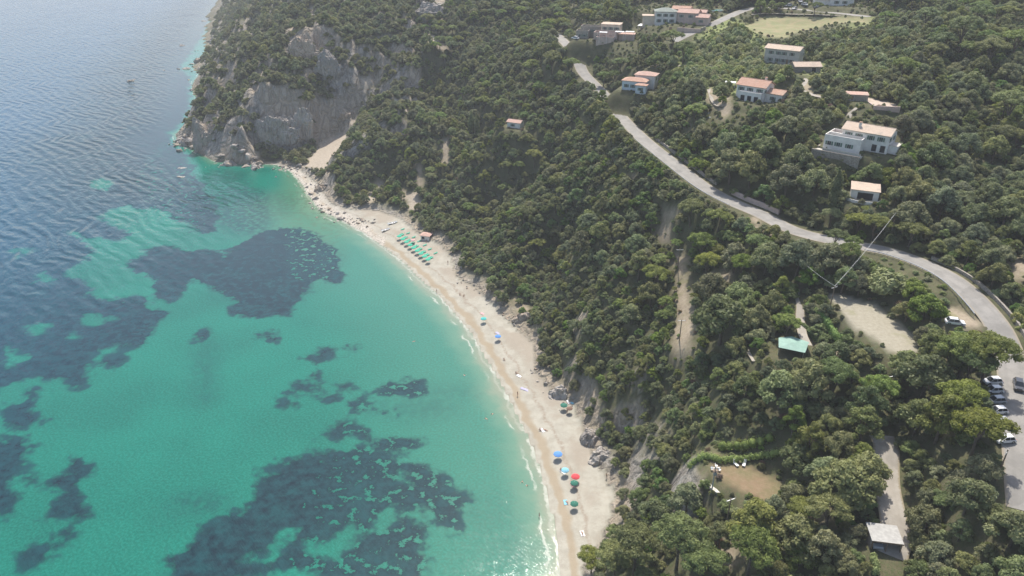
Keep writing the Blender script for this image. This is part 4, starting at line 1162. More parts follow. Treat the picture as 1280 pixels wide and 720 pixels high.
# ------------------------------------------------------------------ houses
def block(root, x0, y0, L, D, Hh, wm, roof='gable', rm=None, pitch=.32, ov=.45, z0=0.0, depth_below=2.5, axis_='x', roofname='roof'):
    w = MB(); w.box(x0, y0, z0 - depth_below, x0 + L, y0 + D, z0 + Hh, wm)
    zt = z0 + Hh
    r = MB()
    if roof == 'gable':
        if axis_ == 'x':
            rh = D / 2 * pitch
            w.add([(x0 + .01, y0 + .01, zt), (x0 + .01, y0 + D - .01, zt), (x0 + .01, y0 + D / 2, zt + rh), (x0 + L - .01, y0 + .01, zt), (x0 + L - .01, y0 + D - .01, zt), (x0 + L - .01, y0 + D / 2, zt + rh)],
                  [(0, 2, 1), (3, 4, 5), (0, 3, 5, 2), (1, 2, 5, 4)], wm)
            for sgn in (-1, 1):
                ye = y0 + D / 2 + sgn * (D / 2 + ov); ze = zt - ov * pitch; yr = y0 + D / 2; zr = zt + rh
                vs = [(x, y, z + dz) for dz in (.06, .24) for (y, z) in ((ye, ze), (yr, zr)) for x in (x0 - ov, x0 + L + ov)]
                r.add(vs, [(0, 2, 3, 1), (4, 5, 7, 6), (0, 1, 5, 4), (2, 6, 7, 3), (0, 4, 6, 2), (1, 3, 7, 5)], rm)
            r.tube([(x0 - ov, y0 + D / 2, zt + rh + .24), (x0 + L + ov, y0 + D / 2, zt + rh + .24)], .12, rm, 6)
        else:
            rh = L / 2 * pitch
            w.add([(x0 + .01, y0 + .01, zt), (x0 + L - .01, y0 + .01, zt), (x0 + L / 2, y0 + .01, zt + rh), (x0 + .01, y0 + D - .01, zt), (x0 + L - .01, y0 + D - .01, zt), (x0 + L / 2, y0 + D - .01, zt + rh)],
                  [(0, 1, 2), (3, 5, 4), (0, 2, 5, 3), (1, 4, 5, 2)], wm)
            for sgn in (-1, 1):
                xe = x0 + L / 2 + sgn * (L / 2 + ov); ze = zt - ov * pitch; xr = x0 + L / 2; zr = zt + rh
                vs = [(x, y, z + dz) for dz in (.06, .24) for (x, z) in ((xe, ze), (xr, zr)) for y in (y0 - ov, y0 + D + ov)]
                r.add(vs, [(0, 2, 3, 1), (4, 5, 7, 6), (0, 1, 5, 4), (2, 6, 7, 3), (0, 4, 6, 2), (1, 3, 7, 5)], rm)
            r.tube([(x0 + L / 2, y0 - ov, zt + rh + .24), (x0 + L / 2, y0 + D + ov, zt + rh + .24)], .12, rm, 6)
    elif roof == 'hip':
        q = min(L, D) / 2; rh = q * pitch; o = ov
        b_ = [(x0 - o, y0 - o), (x0 + L + o, y0 - o), (x0 + L + o, y0 + D + o), (x0 - o, y0 + D + o)]
        if L >= D: t = [(x0 + q, y0 + D / 2), (x0 + L - q, y0 + D / 2)]
        else: t = [(x0 + L / 2, y0 + q), (x0 + L / 2, y0 + D - q)]
        vs = [(x, y, zt + .02) for x, y in b_] + [(x, y, zt + .2) for x, y in b_] + [(x, y, zt + .2 + rh) for x, y in t]
        fs = [(3, 2, 1, 0), (0, 1, 5, 4), (1, 2, 6, 5), (2, 3, 7, 6), (3, 0, 4, 7)]
        fs += [(4, 5, 9, 8), (5, 6, 9), (6, 7, 8, 9), (7, 4, 8)] if L >= D else [(4, 5, 8), (5, 6, 9, 8), (6, 7, 9), (7, 4, 8, 9)]
        r.add(vs, fs, rm)
    elif roof == 'flat':
        r.box(x0 - ov, y0 - ov, zt + .003, x0 + L + ov, y0 + D + ov, zt + .22, rm)
    elif roof == 'terrace':
        ph = 1.0; t = .25
        r.box(x0 + t, y0 + t, zt - .1, x0 + L - t, y0 + D - t, zt + .05, rm)
        w.box(x0, y0, zt + .002, x0 + L, y0 + t, zt + ph, wm); w.box(x0, y0 + D - t, zt + .002, x0 + L, y0 + D, zt + ph, wm)
        w.box(x0, y0 + t + .002, zt + .002, x0 + t, y0 + D - t - .002, zt + ph, wm); w.box(x0 + L - t, y0 + t + .002, zt + .002, x0 + L, y0 + D - t - .002, zt + ph, wm)
    elif roof == 'shed':
        rh = D * pitch
        vs = [(x0 - ov, y0 - ov, zt + .03), (x0 + L + ov, y0 - ov, zt + .03), (x0 + L + ov, y0 + D + ov, zt + rh), (x0 - ov, y0 + D + ov, zt + rh)]
        vs += [(a, b, c + .18) for a, b, c in vs]
        r.add(vs, [(3, 2, 1, 0), (4, 5, 6, 7), (0, 1, 5, 4), (1, 2, 6, 5), (2, 3, 7, 6), (3, 0, 4, 7)], rm)
        w.add([(x0 + .01, y0 + .01, zt), (x0 + .01, y0 + D - .01, zt), (x0 + .01, y0 + D - .01, zt + rh * .95), (x0 + L - .01, y0 + .01, zt), (x0 + L - .01, y0 + D - .01, zt), (x0 + L - .01, y0 + D - .01, zt + rh * .95)],
              [(0, 2, 1), (3, 4, 5), (0, 3, 5, 2), (1, 2, 5, 4)], wm)
    wo = w.build('wall', root)
    if r.v: ro = r.build(roofname, root)
    else: ro = None
    return wo, ro

def opening(root, side, x0, y0, L, D, u, z, w, h, kind='window', shut=True):
    """a window or door at distance u along the side wall of a block"""
    f = MB(); g = MB(); t = .09
    def bx(mb, a0, z0, a1, z1, d0, d1, mat):
        if side == 'front': mb.box(x0 + a0, y0 - d1, z0, x0 + a1, y0 - d0, z1, mat)
        elif side == 'back': mb.box(x0 + a0, y0 + D + d0, z0, x0 + a1, y0 + D + d1, z1, mat)
        elif side == 'right': mb.box(x0 + L + d0, y0 + a0, z0, x0 + L + d1, y0 + a1, z1, mat)
        else: mb.box(x0 - d1, y0 + a0, z0, x0 - d0, y0 + a1, z1, mat)
    bx(f, u - t, z - t, u + w + t, z - .001, .002, .10, M['frame']); bx(f, u - t, z + h + .001, u + w + t, z + h + t, .002, .08, M['frame'])
    bx(f, u - t, z, u - .001, z + h, .002, .08, M['frame']); bx(f, u + w + .001, z, u + w + t, z + h, .002, .08, M['frame'])
    if kind == 'window':
        bx(f, u + w / 2 - .03, z, u + w / 2 + .03, z + h, .035, .07, M['frame'])
        if shut:
            bx(f, u - t - w / 2, z, u - t - .02, z + h, .01, .06, M['shutter']); bx(f, u + w + t + .02, z, u + w + t + w / 2, z + h, .01, .06, M['shutter'])
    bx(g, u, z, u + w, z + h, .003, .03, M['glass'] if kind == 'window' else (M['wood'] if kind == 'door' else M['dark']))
    fo = f.build(kind if kind != 'void' else 'doorway', root); g.build('pane' if kind == 'window' else 'door_leaf' if kind == 'door' else 'opening', fo)

def hroot(key, name, label, cat='house', group=None):
    loc, a, L, D, _ = HLOC[key]
    return empty(name, loc, a, label, cat, group), L, D

def chimney(parent, x, y, z0, z1):
    m = MB(); m.box(x - .35, y - .3, z0, x + .35, y + .3, z1, M['white_wall']); m.box(x - .45, y - .4, z1 + .002, x + .45, y + .4, z1 + .15, M['tile_orange'])
    m.build('chimney', parent)

# villa with terrace
r, L, D = hroot('villa', 'villa', 'large white villa with long faded gable roof and walled roof terrace')
w, ro = block(r, 0, 0, 14, 8, 5.6, M['white_wall'], 'gable', M['tile_beige'], .36)
chimney(ro, 4.3, 2.2, 6.2, 7.9)
block(r, -3.9, -4, 11.2, 3.99, 3.1, M['white_wall'], 'terrace', M['paving'], roofname='terrace_floor')
block(r, -3.9, .01, 3.88, 4.5, 3.1, M['white_wall'], 'terrace', M['pink_paving'], roofname='terrace_floor')
block(r, 14.01, 1.5, 2.6, 4.5, 2.4, M['white_wall'], 'flat', M['paving'], ov=.1, roofname='porch_roof')
for u in (1.5, 4.6, 8.2, 11.2): opening(r, 'front', 0, 0, L, D, u, 3.6, 1.0, 1.25)
for u in (9.5, 12.0): opening(r, 'front', 0, 0, L, D, u, .3, 1.4, 2.1, 'void')
for u in (1.2, 4.0, 7.3): opening(r, 'front', -3.9, -4, 11.2, 4, u, .9, 1.1, 1.2)
opening(r, 'left', -3.9, -4, 11.2, 8, 2.5, .9, 1.1, 1.2)
for u in (1.4, 5.0): opening(r, 'right', 0, 0, L, D, u, 3.4, 1.1, 1.3)
opening(r, 'right', 0, 0, L, D, 6.3, .2, 1.1, 2.1, 'door')
rt = empty('retaining_wall', HLOC['villa'][0], HLOC['villa'][1], 'rough stone retaining wall below the terrace villa', 'wall')
m = MB(); m.box(-6.2, -7.0, -6, 8.5, -6.4, -.4, M['stone_wall']); m.box(-6.2, -6.398, -6, -5.6, 1.0, -.6, M['stone_wall']); m.build('wall', rt)
m = MB(); m.box(-5.6, -6.39, -1.2, 8.5, -4.05, -.7, M['paving']); m.build('terrace_floor', rt)
m = MB(); m.box(-3.2, -6.37, -.4, 8.5, -6.3, .3, M['metal']); m.build('railing', rt)

# white farmhouse with orange roofs
r, L, D = hroot('farmhouse', 'farmhouse', 'white two-storey house with orange tiled roof and a lower side wing')
w, ro = block(r, 0, 0, 11, 8, 5.2, M['white_wall'], 'gable', M['tile_orange'], .45)
chimney(ro, 8.5, 5.5, 5.6, 7.9)
block(r, 11.01, 1.5, 6, 6, 3.3, M['white_wall'], 'gable', M['tile_orange'], .35)
block(r, 2.0, -1.8, 8.5, 1.79, 2.4, M['white_wall'], 'terrace', M['pink_paving'], roofname='balcony_floor')
for u in (1.3, 4.7, 8.4): opening(r, 'front', 0, 0, L, 8, u, 3.2 if u != 4.7 else 2.5, 1.1, 1.3 if u != 4.7 else 2.0)
for u in (.8, 3.4, 6): opening(r, 'front', 2, -1.8, 8.5, 1.8, u, .1, 1.5, 1.9, 'void')
opening(r, 'right', 0, 0, L, 8, .2, 3.3, .9, 1.1); opening(r, 'front', 11.01, 1.5, 6, 6, 2.2, 1.0, 1.0, 1.2)
r2 = empty('garden_terrace', at(886,148), R(-6), 'long low pinkish garden terrace with pale walls below the orange-roofed house', 'terrace')
m = MB(); m.box(0, 0, -2.5, 13, .3, .5, M['white_wall']); m.box(0, 3.6, -1.5, 13, 3.9, 1.2, M['white_wall']); m.build('wall', r2)
m = MB(); m.box(0, .302, -.8, 13, 3.598, .1, M['pink_paving']); m.build('terrace_floor', r2)
r2 = empty('pergola', at(905,112) + Vector((0, 0, .4)), R(-20), 'white flat-topped pergola beside the orange-roofed house', 'pergola')
m = MB(); m.box(0, 0, 2.3, 4, 3, 2.42, M['white']); m.build('canopy', r2)
for a_ in (0.1, 3.8):
    for b_ in (.1, 2.8):
        m = MB(); m.box(a_, b_, -.8, a_ + .12, b_ + .12, 2.298, M['white']); m.build('post', r2)

# grey house
r, L, D = hroot('greyhouse', 'grey_house', 'weathered pale grey two-storey house with beige gable roof near the dry field')
block(r, 0, 0, 14, 7.5, 5.8, M['grey_wall'], 'gable', M['tile_beige'], .3)
for u in (2.2, 5.2, 7.6, 10.8):
    for z in (.9, 3.7): opening(r, 'front', 0, 0, L, D, u, z, .95, 1.25)
opening(r, 'right', 0, 0, L, D, 3, 3.6, .9, 1.2); opening(r, 'front', 0, 0, L, D, 9.2, 0.1, 1.0, 2.1, 'door')
# barn
r, L, D = hroot('barn', 'stone_barn', 'low stone barn with rounded grey roof right of the pale grey house', 'barn')
block(r, 0, 0, 10, 6, 2.2, M['stone_wall'], 'gable', M['tile_beige'], .38, axis_='x'); opening(r, 'front', 0, 0, L, D, 6.5, .1, 1.6, 1.8, 'void')
# bluehouse
r, L, D = hroot('bluehouse', 'two_roofed_house', 'white and pale blue house with two hipped pinkish roofs at different heights')
bw = simple('pale_blue_plaster', (.58, .64, .68), .9, (.48, .54, .58), .8)
block(r, 0, 0, 10.5, 6, 3.9, bw, 'hip', M['tile_orange'], .4)
block(r, 4, 6.01, 9, 6.5, 5.6, M['white_wall'], 'hip', M['tile_pink'], .35)
block(r, 7.0, -3.0, 4.5, 2.99, 3.0, bw, 'hip', M['tile_orange'], .4)
for u in (1.5, 4.4): opening(r, 'front', 0, 0, 10.5, 6, u, 1.2, 1.0, 1.3)
opening(r, 'front', 7, -3, 4.5, 3, 1.6, .9, 1.1, 1.2); opening(r, 'right', 4, 6.01, 9, 6.5, 2.6, 3.5, 1, 1.2)
# small roof in the trees on the slope
r, L, D = hroot('redroof', 'small_cottage', 'small cottage in the slope wood, only its pinkish roof showing', 'cottage')
block(r, 0, 0, 7, 5, 2.7, M['white_wall'], 'gable', M['tile_pink'], .32); opening(r, 'front', 0, 0, 7, 5, 2.5, .8, 1, 1.1)
# stone terrace house
r, L, D = hroot('stonehouse', 'stone_house', 'rambling beige stone house with flat roofs and white terraces by the upper road')
block(r, 11, 6, 10, 8, 7.0, M['beige_wall'], 'flat', M['tile_beige'], ov=.25)
block(r, 0, 8, 10.99, 6, 4.6, M['stone_wall'], 'terrace', M['paving'], roofname='terrace_floor')
block(r, -1.5, 2.5, 6.5, 5.49, 3.0, M['stone_wall'], 'terrace', M['paving'], roofname='terrace_floor')
block(r, 8.5, -1, 12, 6.99, 3.0, M['pink_wall'], 'terrace', M['pink_paving'], roofname='terrace_floor')
block(r, 10.5, -4.5, 9, 3.49, 1.4, M['pink_wall'], 'terrace', M['pink_paving'], roofname='terrace_floor')
block(r, 21.01, 2, 8, 6, 3.0, M['pink_wall'], 'flat', M['tile_pink'], ov=.2)
for u in (1.5, 4.5, 7.5): opening(r, 'front', 11, 6, 10, 8, u, 4.4, 1.2, 1.4)
for u in (1.2, 4.6, 8.0): opening(r, 'front', 8.5, -1, 12, 7, u, .7, 1.6, 1.9, 'void')
for u in (1.5, 4): opening(r, 'front', -1.5, 2.5, 6.5, 5.5, u, 1, 1, 1.1)
opening(r, 'front', 0, 8, 11, 6, 6.5, 2.6, 1.1, 1.2)
for x0, y0, w_, d_ in ((19.5, -1.5, 4.5, 3.2), (24.5, .2, 4.5, 2.8), (12, -5.2, 4, 2.5)):
    rr = empty('awning', Vector(HLOC['stonehouse'][0]) + Matrix.Rotation(HLOC['stonehouse'][1], 3, 'Z') @ Vector((x0, y0, 2.2)), HLOC['stonehouse'][1],
               {19.5: 'left white canopy awning at the front of the stone house', 24.5: 'right white canopy awning beside the pink wing of the stone house', 12: 'white canopy awning on the lowest terrace of the stone house'}[x0], 'awning', 'white awnings at the stone house')
    m = MB(); m.box(0, 0, 2.4, w_, d_, 2.5, M['white']); m.build('canopy', rr)
    for a_ in (.08, w_ - .18):
        m = MB(); m.box(a_, .1, -3, a_ + .1, .2, 2.398, M['white']); m.build('post', rr)
# village cluster
r, L, D = hroot('village_a', 'village_house', 'village house with mossy grey-green hipped roof and pale walls')
block(r, 0, 0, 11, 9, 5.5, M['white_wall'], 'hip', M['tile_grey'], .35); block(r, -6, 2, 5.99, 6, 3.2, M['beige_wall'], 'flat', M['tile_beige'])
for u in (1.5, 4.8, 8): opening(r, 'front', 0, 0, 11, 9, u, 3.3, 1.1, 1.3); opening(r, 'front', 0, 0, 11, 9, u + .1, .5, 1.1, 1.5, 'window')
r, L, D = hroot('village_b', 'village_house', 'pink-roofed village house in steps right of the grey-green roof')
block(r, 0, 0, 10, 8, 5.2, M['pink_wall'], 'gable', M['tile_pink'], .35); block(r, 10.01, -2, 6, 7, 3.6, M['pink_wall'], 'gable', M['tile_pink'], .35)
block(r, -5, 8.01, 9, 7, 5.8, M['white_wall'], 'gable', M['tile_orange'], .35); block(r, 4.5, 8.01, 8, 6, 4.8, M['pink_wall'], 'gable', M['tile_pink'], .3)
for u in (1.5, 6.2): opening(r, 'front', 0, 0, 10, 8, u, 3, 1, 1.2)
opening(r, 'front', 10.01, -2, 6, 7, 2, 1.2, 1, 1.2)
r, L, D = hroot('whiteroof', 'pavilion', 'open pavilion with bright white flat roof left of the village houses', 'pavilion')
m = MB(); m.box(-.3, -.3, 2.7, 9.3, 7.3, 2.9, M['white']); m.build('roof', r)
for a_ in (0, 8.7):
    for b_ in (0, 6.7):
        m = MB(); m.box(a_, b_, -2, a_ + .3, b_ + .3, 2.698, M['white_wall']); m.build('post', r)
m = MB(); m.box(.3, 6.7, -2, 8.69, 6.9, 2.69, M['beige_wall']); m.build('wall', r)
r = empty('courtyard_wall', at(846, 40), R(-30), 'stepped pale stone courtyard wall below the pink-roofed village house', 'wall')
m = MB(); m.box(0, 0, -3, 12, .4, 2.2, M['pink_wall']); m.box(12.01, 0, -3, 12.4, 7, 2.8, M['stone_wall']); m.build('wall', r)
r, L, D = hroot('topvilla', 'hill_house', 'house with orange gable roof half cut by the top edge of the view')
block(r, 0, 0, 12, 9, 3.6, M['white_wall'], 'gable', M['tile_orange'], .4); block(r, -7, 1, 6.99, 6, 2.8, M['white_wall'], 'gable', M['tile_pink'], .35)
opening(r, 'front', 0, 0, 12, 9, 3, 1, 1.1, 1.3); opening(r, 'front', 0, 0, 12, 9, 7, 1, 1.1, 1.3)
r = empty('swimming_pool', at(894, 13), R(20), 'small turquoise garden pool behind the village road', 'pool')
m = MB(); m.box(-4, -2.2, -1, 4, 2.2, .18, M['paving']); m.build('pool_edge', r); m = MB(); m.box(-3.5, -1.8, -.5, 3.5, 1.8, .22, M['pool']); m.build('water', r)
# hut
r, L, D = hroot('hut', 'hillside_hut', 'small white hut with beige roof, dark wide opening and rounded patio wall', 'hut')
block(r, 0, 0, 7.5, 5.5, 2.9, M['white_wall'], 'shed', M['tile_beige'], .12, ov=.3); opening(r, 'front', 0, 0, 7.5, 5.5, 1.8, .25, 4.2, 2.1, 'void')
m = MB()
arc = [(-.5 + 3.9 + 4.6 * math.cos(t), -.3 - 2.6 * math.sin(t)) for t in np.linspace(0, math.pi, 11)]
for a_, b_ in zip(arc[:-1], arc[1:]):
    dx, dy = b_[0] - a_[0], b_[1] - a_[1]; l = math.hypot(dx, dy); n_ = (-dy / l * .2, dx / l * .2)
    m.prism([a_, b_, (b_[0] + n_[0], b_[1] + n_[1]), (a_[0] + n_[0], a_[1] + n_[1])], -3, .7, M['white_wall'])
m.build('patio_wall', r)
# shed and pink yard
r, L, D = hroot('shed', 'garden_shed', 'narrow pink-roofed shed above the paved pinkish yard', 'shed')
block(r, 0, 0, 7, 3.5, 2.0, M['stone_wall'], 'shed', M['tile_pink'], .1, ov=.2); opening(r, 'front', 0, 0, 7, 3.5, 1.5, 0.1, .9, 1.7, 'door')
yz = float(np.mean([hgt(*q) for q in F_YARD]))
c_ = at(1075, 122); c2 = at(1092, 137); c3 = at(1124, 141)
m = MB()
for a_, b_ in ((c_, c2), (c2, c3)):
    d = (b_ - a_); d.z = 0; l = d.length; d.normalize(); n_ = Vector((-d.y, d.x, 0)) * .35
    m.prism([(a_.x, a_.y), (b_.x, b_.y), (b_.x + n_.x, b_.y + n_.y), (a_.x + n_.x, a_.y + n_.y)], yz - 3, yz + .7, M['pink_wall'])
tag(m.build('yard_wall'), 'low pinkish wall edging the paved yard above the terrace villa', 'wall')

# green canopy, carport, beach hut
r, L, D = hroot('canopy', 'garden_canopy', 'garden shelter with pale green sheet roof between tall trees', 'shelter')
m = MB()
vs = [(0, 0, 2.3), (6, 0, 2.3), (6.5, 5, 2.55), (2.4, 6, 2.65), (-.5, 4.2, 2.55), (2.9, 2.7, 2.95)]
m.add([Vector(v) for v in vs] + [Vector(v) - Vector((0, 0, .08)) for v in vs], [(0, 1, 5), (1, 2, 5), (2, 3, 5), (3, 4, 5), (4, 0, 5), (7, 6, 11), (8, 7, 11), (9, 8, 11), (10, 9, 11), (6, 10, 11), (0, 6, 7, 1), (1, 7, 8, 2), (2, 8, 9, 3), (3, 9, 10, 4), (4, 10, 6, 0)], M['green_roof'])
m.build('roof', r)
for a_, b_ in ((.2, .2), (5.7, .2), (6.2, 4.7), (-.2, 4)):
    m = MB(); m.tube([(a_, b_, -1), (a_, b_, 2.35)], .07, M['metal'], 6); m.build('post', r)
r, L, D = hroot('carport', 'carport', 'flat pale-roofed carport over a dark car bay beside the driveway', 'carport')
m = MB(); m.box(-.2, -.1, 2.3, 5.2, 4.5, 2.5, M['concrete']); m.box(-.2, -.12, 2.2, 5.2, -.102, 2.52, M['wood']); m.build('roof', r)
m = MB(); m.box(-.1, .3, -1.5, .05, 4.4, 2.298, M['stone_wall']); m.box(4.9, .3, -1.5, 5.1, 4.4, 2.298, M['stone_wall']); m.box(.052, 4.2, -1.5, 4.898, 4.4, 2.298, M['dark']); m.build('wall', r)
for a_ in (0.0, 2.5, 4.9):
    m = MB(); m.box(a_, 0, -1.5, a_ + .15, .15, 2.198, M['wood']); m.build('post', r)
r, L, D = hroot('beachhut', 'beach_hut', 'white beach kiosk with pink roof at the back of the sand', 'kiosk')
block(r, 0, 0, 4.2, 3.6, 2.3, M['white_wall'], 'hip', M['tile_pink'], .35, ov=.5, depth_below=1)
opening(r, 'front', 0, 0, 4.2, 3.6, .6, .9, 1.3, .9, 'void'); opening(r, 'right', 0, 0, 4.2, 3.6, 1.2, .1, .9, 1.9, 'door')
m = MB(); m.box(.4, -.35, .8, 2.1, -.112, .87, M['wood']); m.build('counter', r)
m = MB(); m.box(-.3, -.9, -.6, 4.6, -.01, -.02, M['wood']); m.build('deck', r)

# ------------------------------------------------------------------ rails, walls, poles, wires
def offset_line(line, off, i0, i1):
    out = []
    for i in range(i0, i1):
        a_ = Vector(line[max(i - 1, 0)]); b_ = Vector(line[min(i + 1, len(line) - 1)]); d = b_ - a_; d.z = 0; d.normalize()
        out.append(Vector(line[i]) + Vector((-d.y, d.x, 0)) * off)
    return out
def seg_index(px, py):
    p = at(px, py); return min(range(len(road1)), key=lambda i: (road1[i][0] - p.x) ** 2 + (road1[i][1] - p.y) ** 2)
def rail(pxa, pxb, off, label):
    i, j = sorted((seg_index(*pxa), seg_index(*pxb)))
    ln = offset_line(road1, off, i, j); r = empty('guard_rail', ln[0], 0, label, 'guard rail', 'guard rails on the seaward road edge')
    o = ln[0]
    m = MB(); m.tube([p - o + Vector((0, 0, .75)) for p in ln], .13, M['metal'], 6); m.build('rail', r)
    m = MB(); 
    d = 0; last = None
    for a_, b_ in zip(ln[:-1], ln[1:]):
        n = max(1, int((b_ - a_).length / 3))
        for k in range(n):
            p = a_.lerp(b_, k / n) - o; mm = MB(); mm.tube([p + Vector((0, 0, -.5)), p + Vector((0, 0, .7))], .06, M['metal'], 5); 
            m.v += [];
            po = mm.build('post', r)
rail((1078,308), (1232,395), 3.9, 'long pale guard rail on the outside of the lower road curve')
rail((800,170), (920,256), 3.9, 'guard rail along the straight road above the slope wood')
def low_wall(pxa, pxb, off, h, mat, label, th=.5):
    i, j = sorted((seg_index(*pxa), seg_index(*pxb))); ln = offset_line(road1, off, i, j + 1); m = MB()
    for a_, b_ in zip(ln[:-1], ln[1:]):
        d = b_ - a_; d.z = 0; d.normalize(); n_ = Vector((-d.y, d.x, 0)) * th
        q = [a_, b_, b_ - n_, a_ - n_]
        vs = [(p.x, p.y, p.z - 1.5) for p in q] + [(p.x, p.y, p.z + h) for p in q]
        m.add(vs, [(3, 2, 1, 0), (4, 5, 6, 7), (0, 1, 5, 4), (1, 2, 6, 5), (2, 3, 7, 6), (3, 0, 4, 7)], mat)
    tag(m.build('roadside_wall'), label, 'wall', 'stone walls on the uphill road edge')
low_wall((1150,328), (1262,430), -4.3, .9, M['stone_wall'], 'low brown stone wall inside the lower road curve')
low_wall((905,246), (955,270), -4.6, 1.6, M['pink_wall'], 'brown retaining wall at the wooded road corner')
low_wall((800,172), (880,234), -4.6, 1.1, M['stone_wall'], 'stone wall in tree shade along the straight road')

def pole(px, py, h, label, trafo=False, rz=0):
    p = at(px, py); r = empty('utility_pole', p, rz, label, 'utility pole', 'utility poles among the trees')
    m = MB(); m.tube([(0, 0, -.8), (0, 0, h)], [.17, .11], M['wood' if not trafo else 'concrete'], 8); m.build('post', r)
    m = MB(); m.box(-1.1, -.06, h - .5, 1.1, .06, h - .36, M['metal']); co = m.build('crossarm', r)
    for x in (-1, 0, 1):
        m = MB(); m.tube([(x, 0, h - .36), (x, 0, h - .1)], [.06, .04], M['metal'], 8); m.build('insulator', co)
    if trafo:
        m = MB(); m.box(-.35, -.6, h - 2.1, .35, -.15, h - 1.3, M['concrete'], bev=.05); m.build('transformer', r)
        m = MB(); m.box(-.55, -.6, h - 1.1, .55, .3, h - 1.02, M['wood']); m.build('platform', r)
    return p + Vector((0, 0, h))
T1 = pole(889, 617, 7.5, 'utility pole with white transformer at the left end of the lawn', True)
T2 = pole(908, 655, 7.0, 'utility pole among the pines below the lawn', False, .4)
T3 = pole(1037, 386, 6.5, 'utility pole at the upper corner of the bare dirt field', rz=.5)
T4 = pole(978, 336, 7.0, 'utility pole in the trees left of the bare dirt field', rz=.6)
T5 = pole(1112, 298, 8.0, 'utility pole above the road where the wires cross', rz=.3)
T6 = pole(1153, 492, 7.0, 'utility pole in the wood above the driveway', rz=.8)
T7 = pole(1245, 600, 7.0, 'utility pole in the wood beside the parked cars', rz=.8)
T8 = pole(847, 336, 7.0, 'upper thin utility pole in the dry ridge clearing')
T9 = pole(849, 426, 7.0, 'lower thin utility pole in the dry ridge clearing')
T10 = pole(1090, 500, 6.0, 'utility pole hidden among pines left of the driveway wires')
def wire(a_, b_, label, sag=.7, n=2):
    m = MB(); d = (b_ - a_); s = Vector((-d.y, d.x, 0)).normalized()
    for k in range(n):
        o = s * (k - (n - 1) / 2) * .12
        m.tube([a_.lerp(b_, t) + o - Vector((0, 0, sag * 4 * t * (1 - t))) for t in np.linspace(0, 1, 9)], .02, M['metal'], 4)
    tag(m.build('power_line'), label, 'power line', 'power lines between the poles')
wire(T3, T4, 'power line from the dirt field pole down to its left')
wire(T3, T5, 'power line from the dirt field pole up across the road')
wire(T6, T7, 'power line over the wood beside the parked cars')
wire(T6, T10, 'short power line left of the wood above the driveway')

# ------------------------------------------------------------------ hedges
def hedge(px, h, w, label, mat='leaf_hedge', seed=1):
    ln = [at(*q) for q in px]; o = ln[0].copy(); cs = []; rs = []
    for a_, b_ in zip(ln[:-1], ln[1:]):
        n = max(1, int((b_ - a_).length / (w * .5)))
        for k in range(n):
            p = a_.lerp(b_, k / n); p.z = float(hgt(p.x, p.y)); p -= o
            for zz in np.arange(w * .3, h - w * .2, w * .6): cs.append([p.x + random.uniform(-.1, .1), p.y + random.uniform(-.1, .1), p.z + zz]); rs.append(w * .52 * random.uniform(.85, 1.1))
    V, F = leafcloud(np.array(cs), np.array(rs), [90] * len(cs), .16, 1.0, True, .4, seed)
    me = np_mesh('hedge', V, F, M[mat]); ob = bpy.data.objects.new('hedge', me); C.objects.link(ob); ob.location = o
    tag(ob, label, 'hedge', 'garden hedges')
hedge([(862,585),(900,578),(940,574),(985,564)], 2.2, 2.1, 'long clipped green hedge directly behind the lawn')
hedge([(903,562),(940,558),(972,548)], 3.0, 3.0, 'taller bushy hedge behind the clipped lawn hedge', seed=2)
hedge([(1090,656),(1122,662)], 1.6, 1.1, 'clipped hedge on the uphill side of the carport', seed=3)
hedge([(1091,700),(1094,722)], 1.9, 1.2, 'clipped hedge in front of the carport, cut by the bottom edge', seed=4)
hedge([(1008,388),(1035,412),(1062,432)], 2.0, 1.8, 'bushy hedge along the left side of the bare dirt field', seed=5)
hedge([(1004,410),(1018,425),(1040,440)], 1.4, 1.1, 'narrow hedge between the garden path and the dirt field', seed=6)

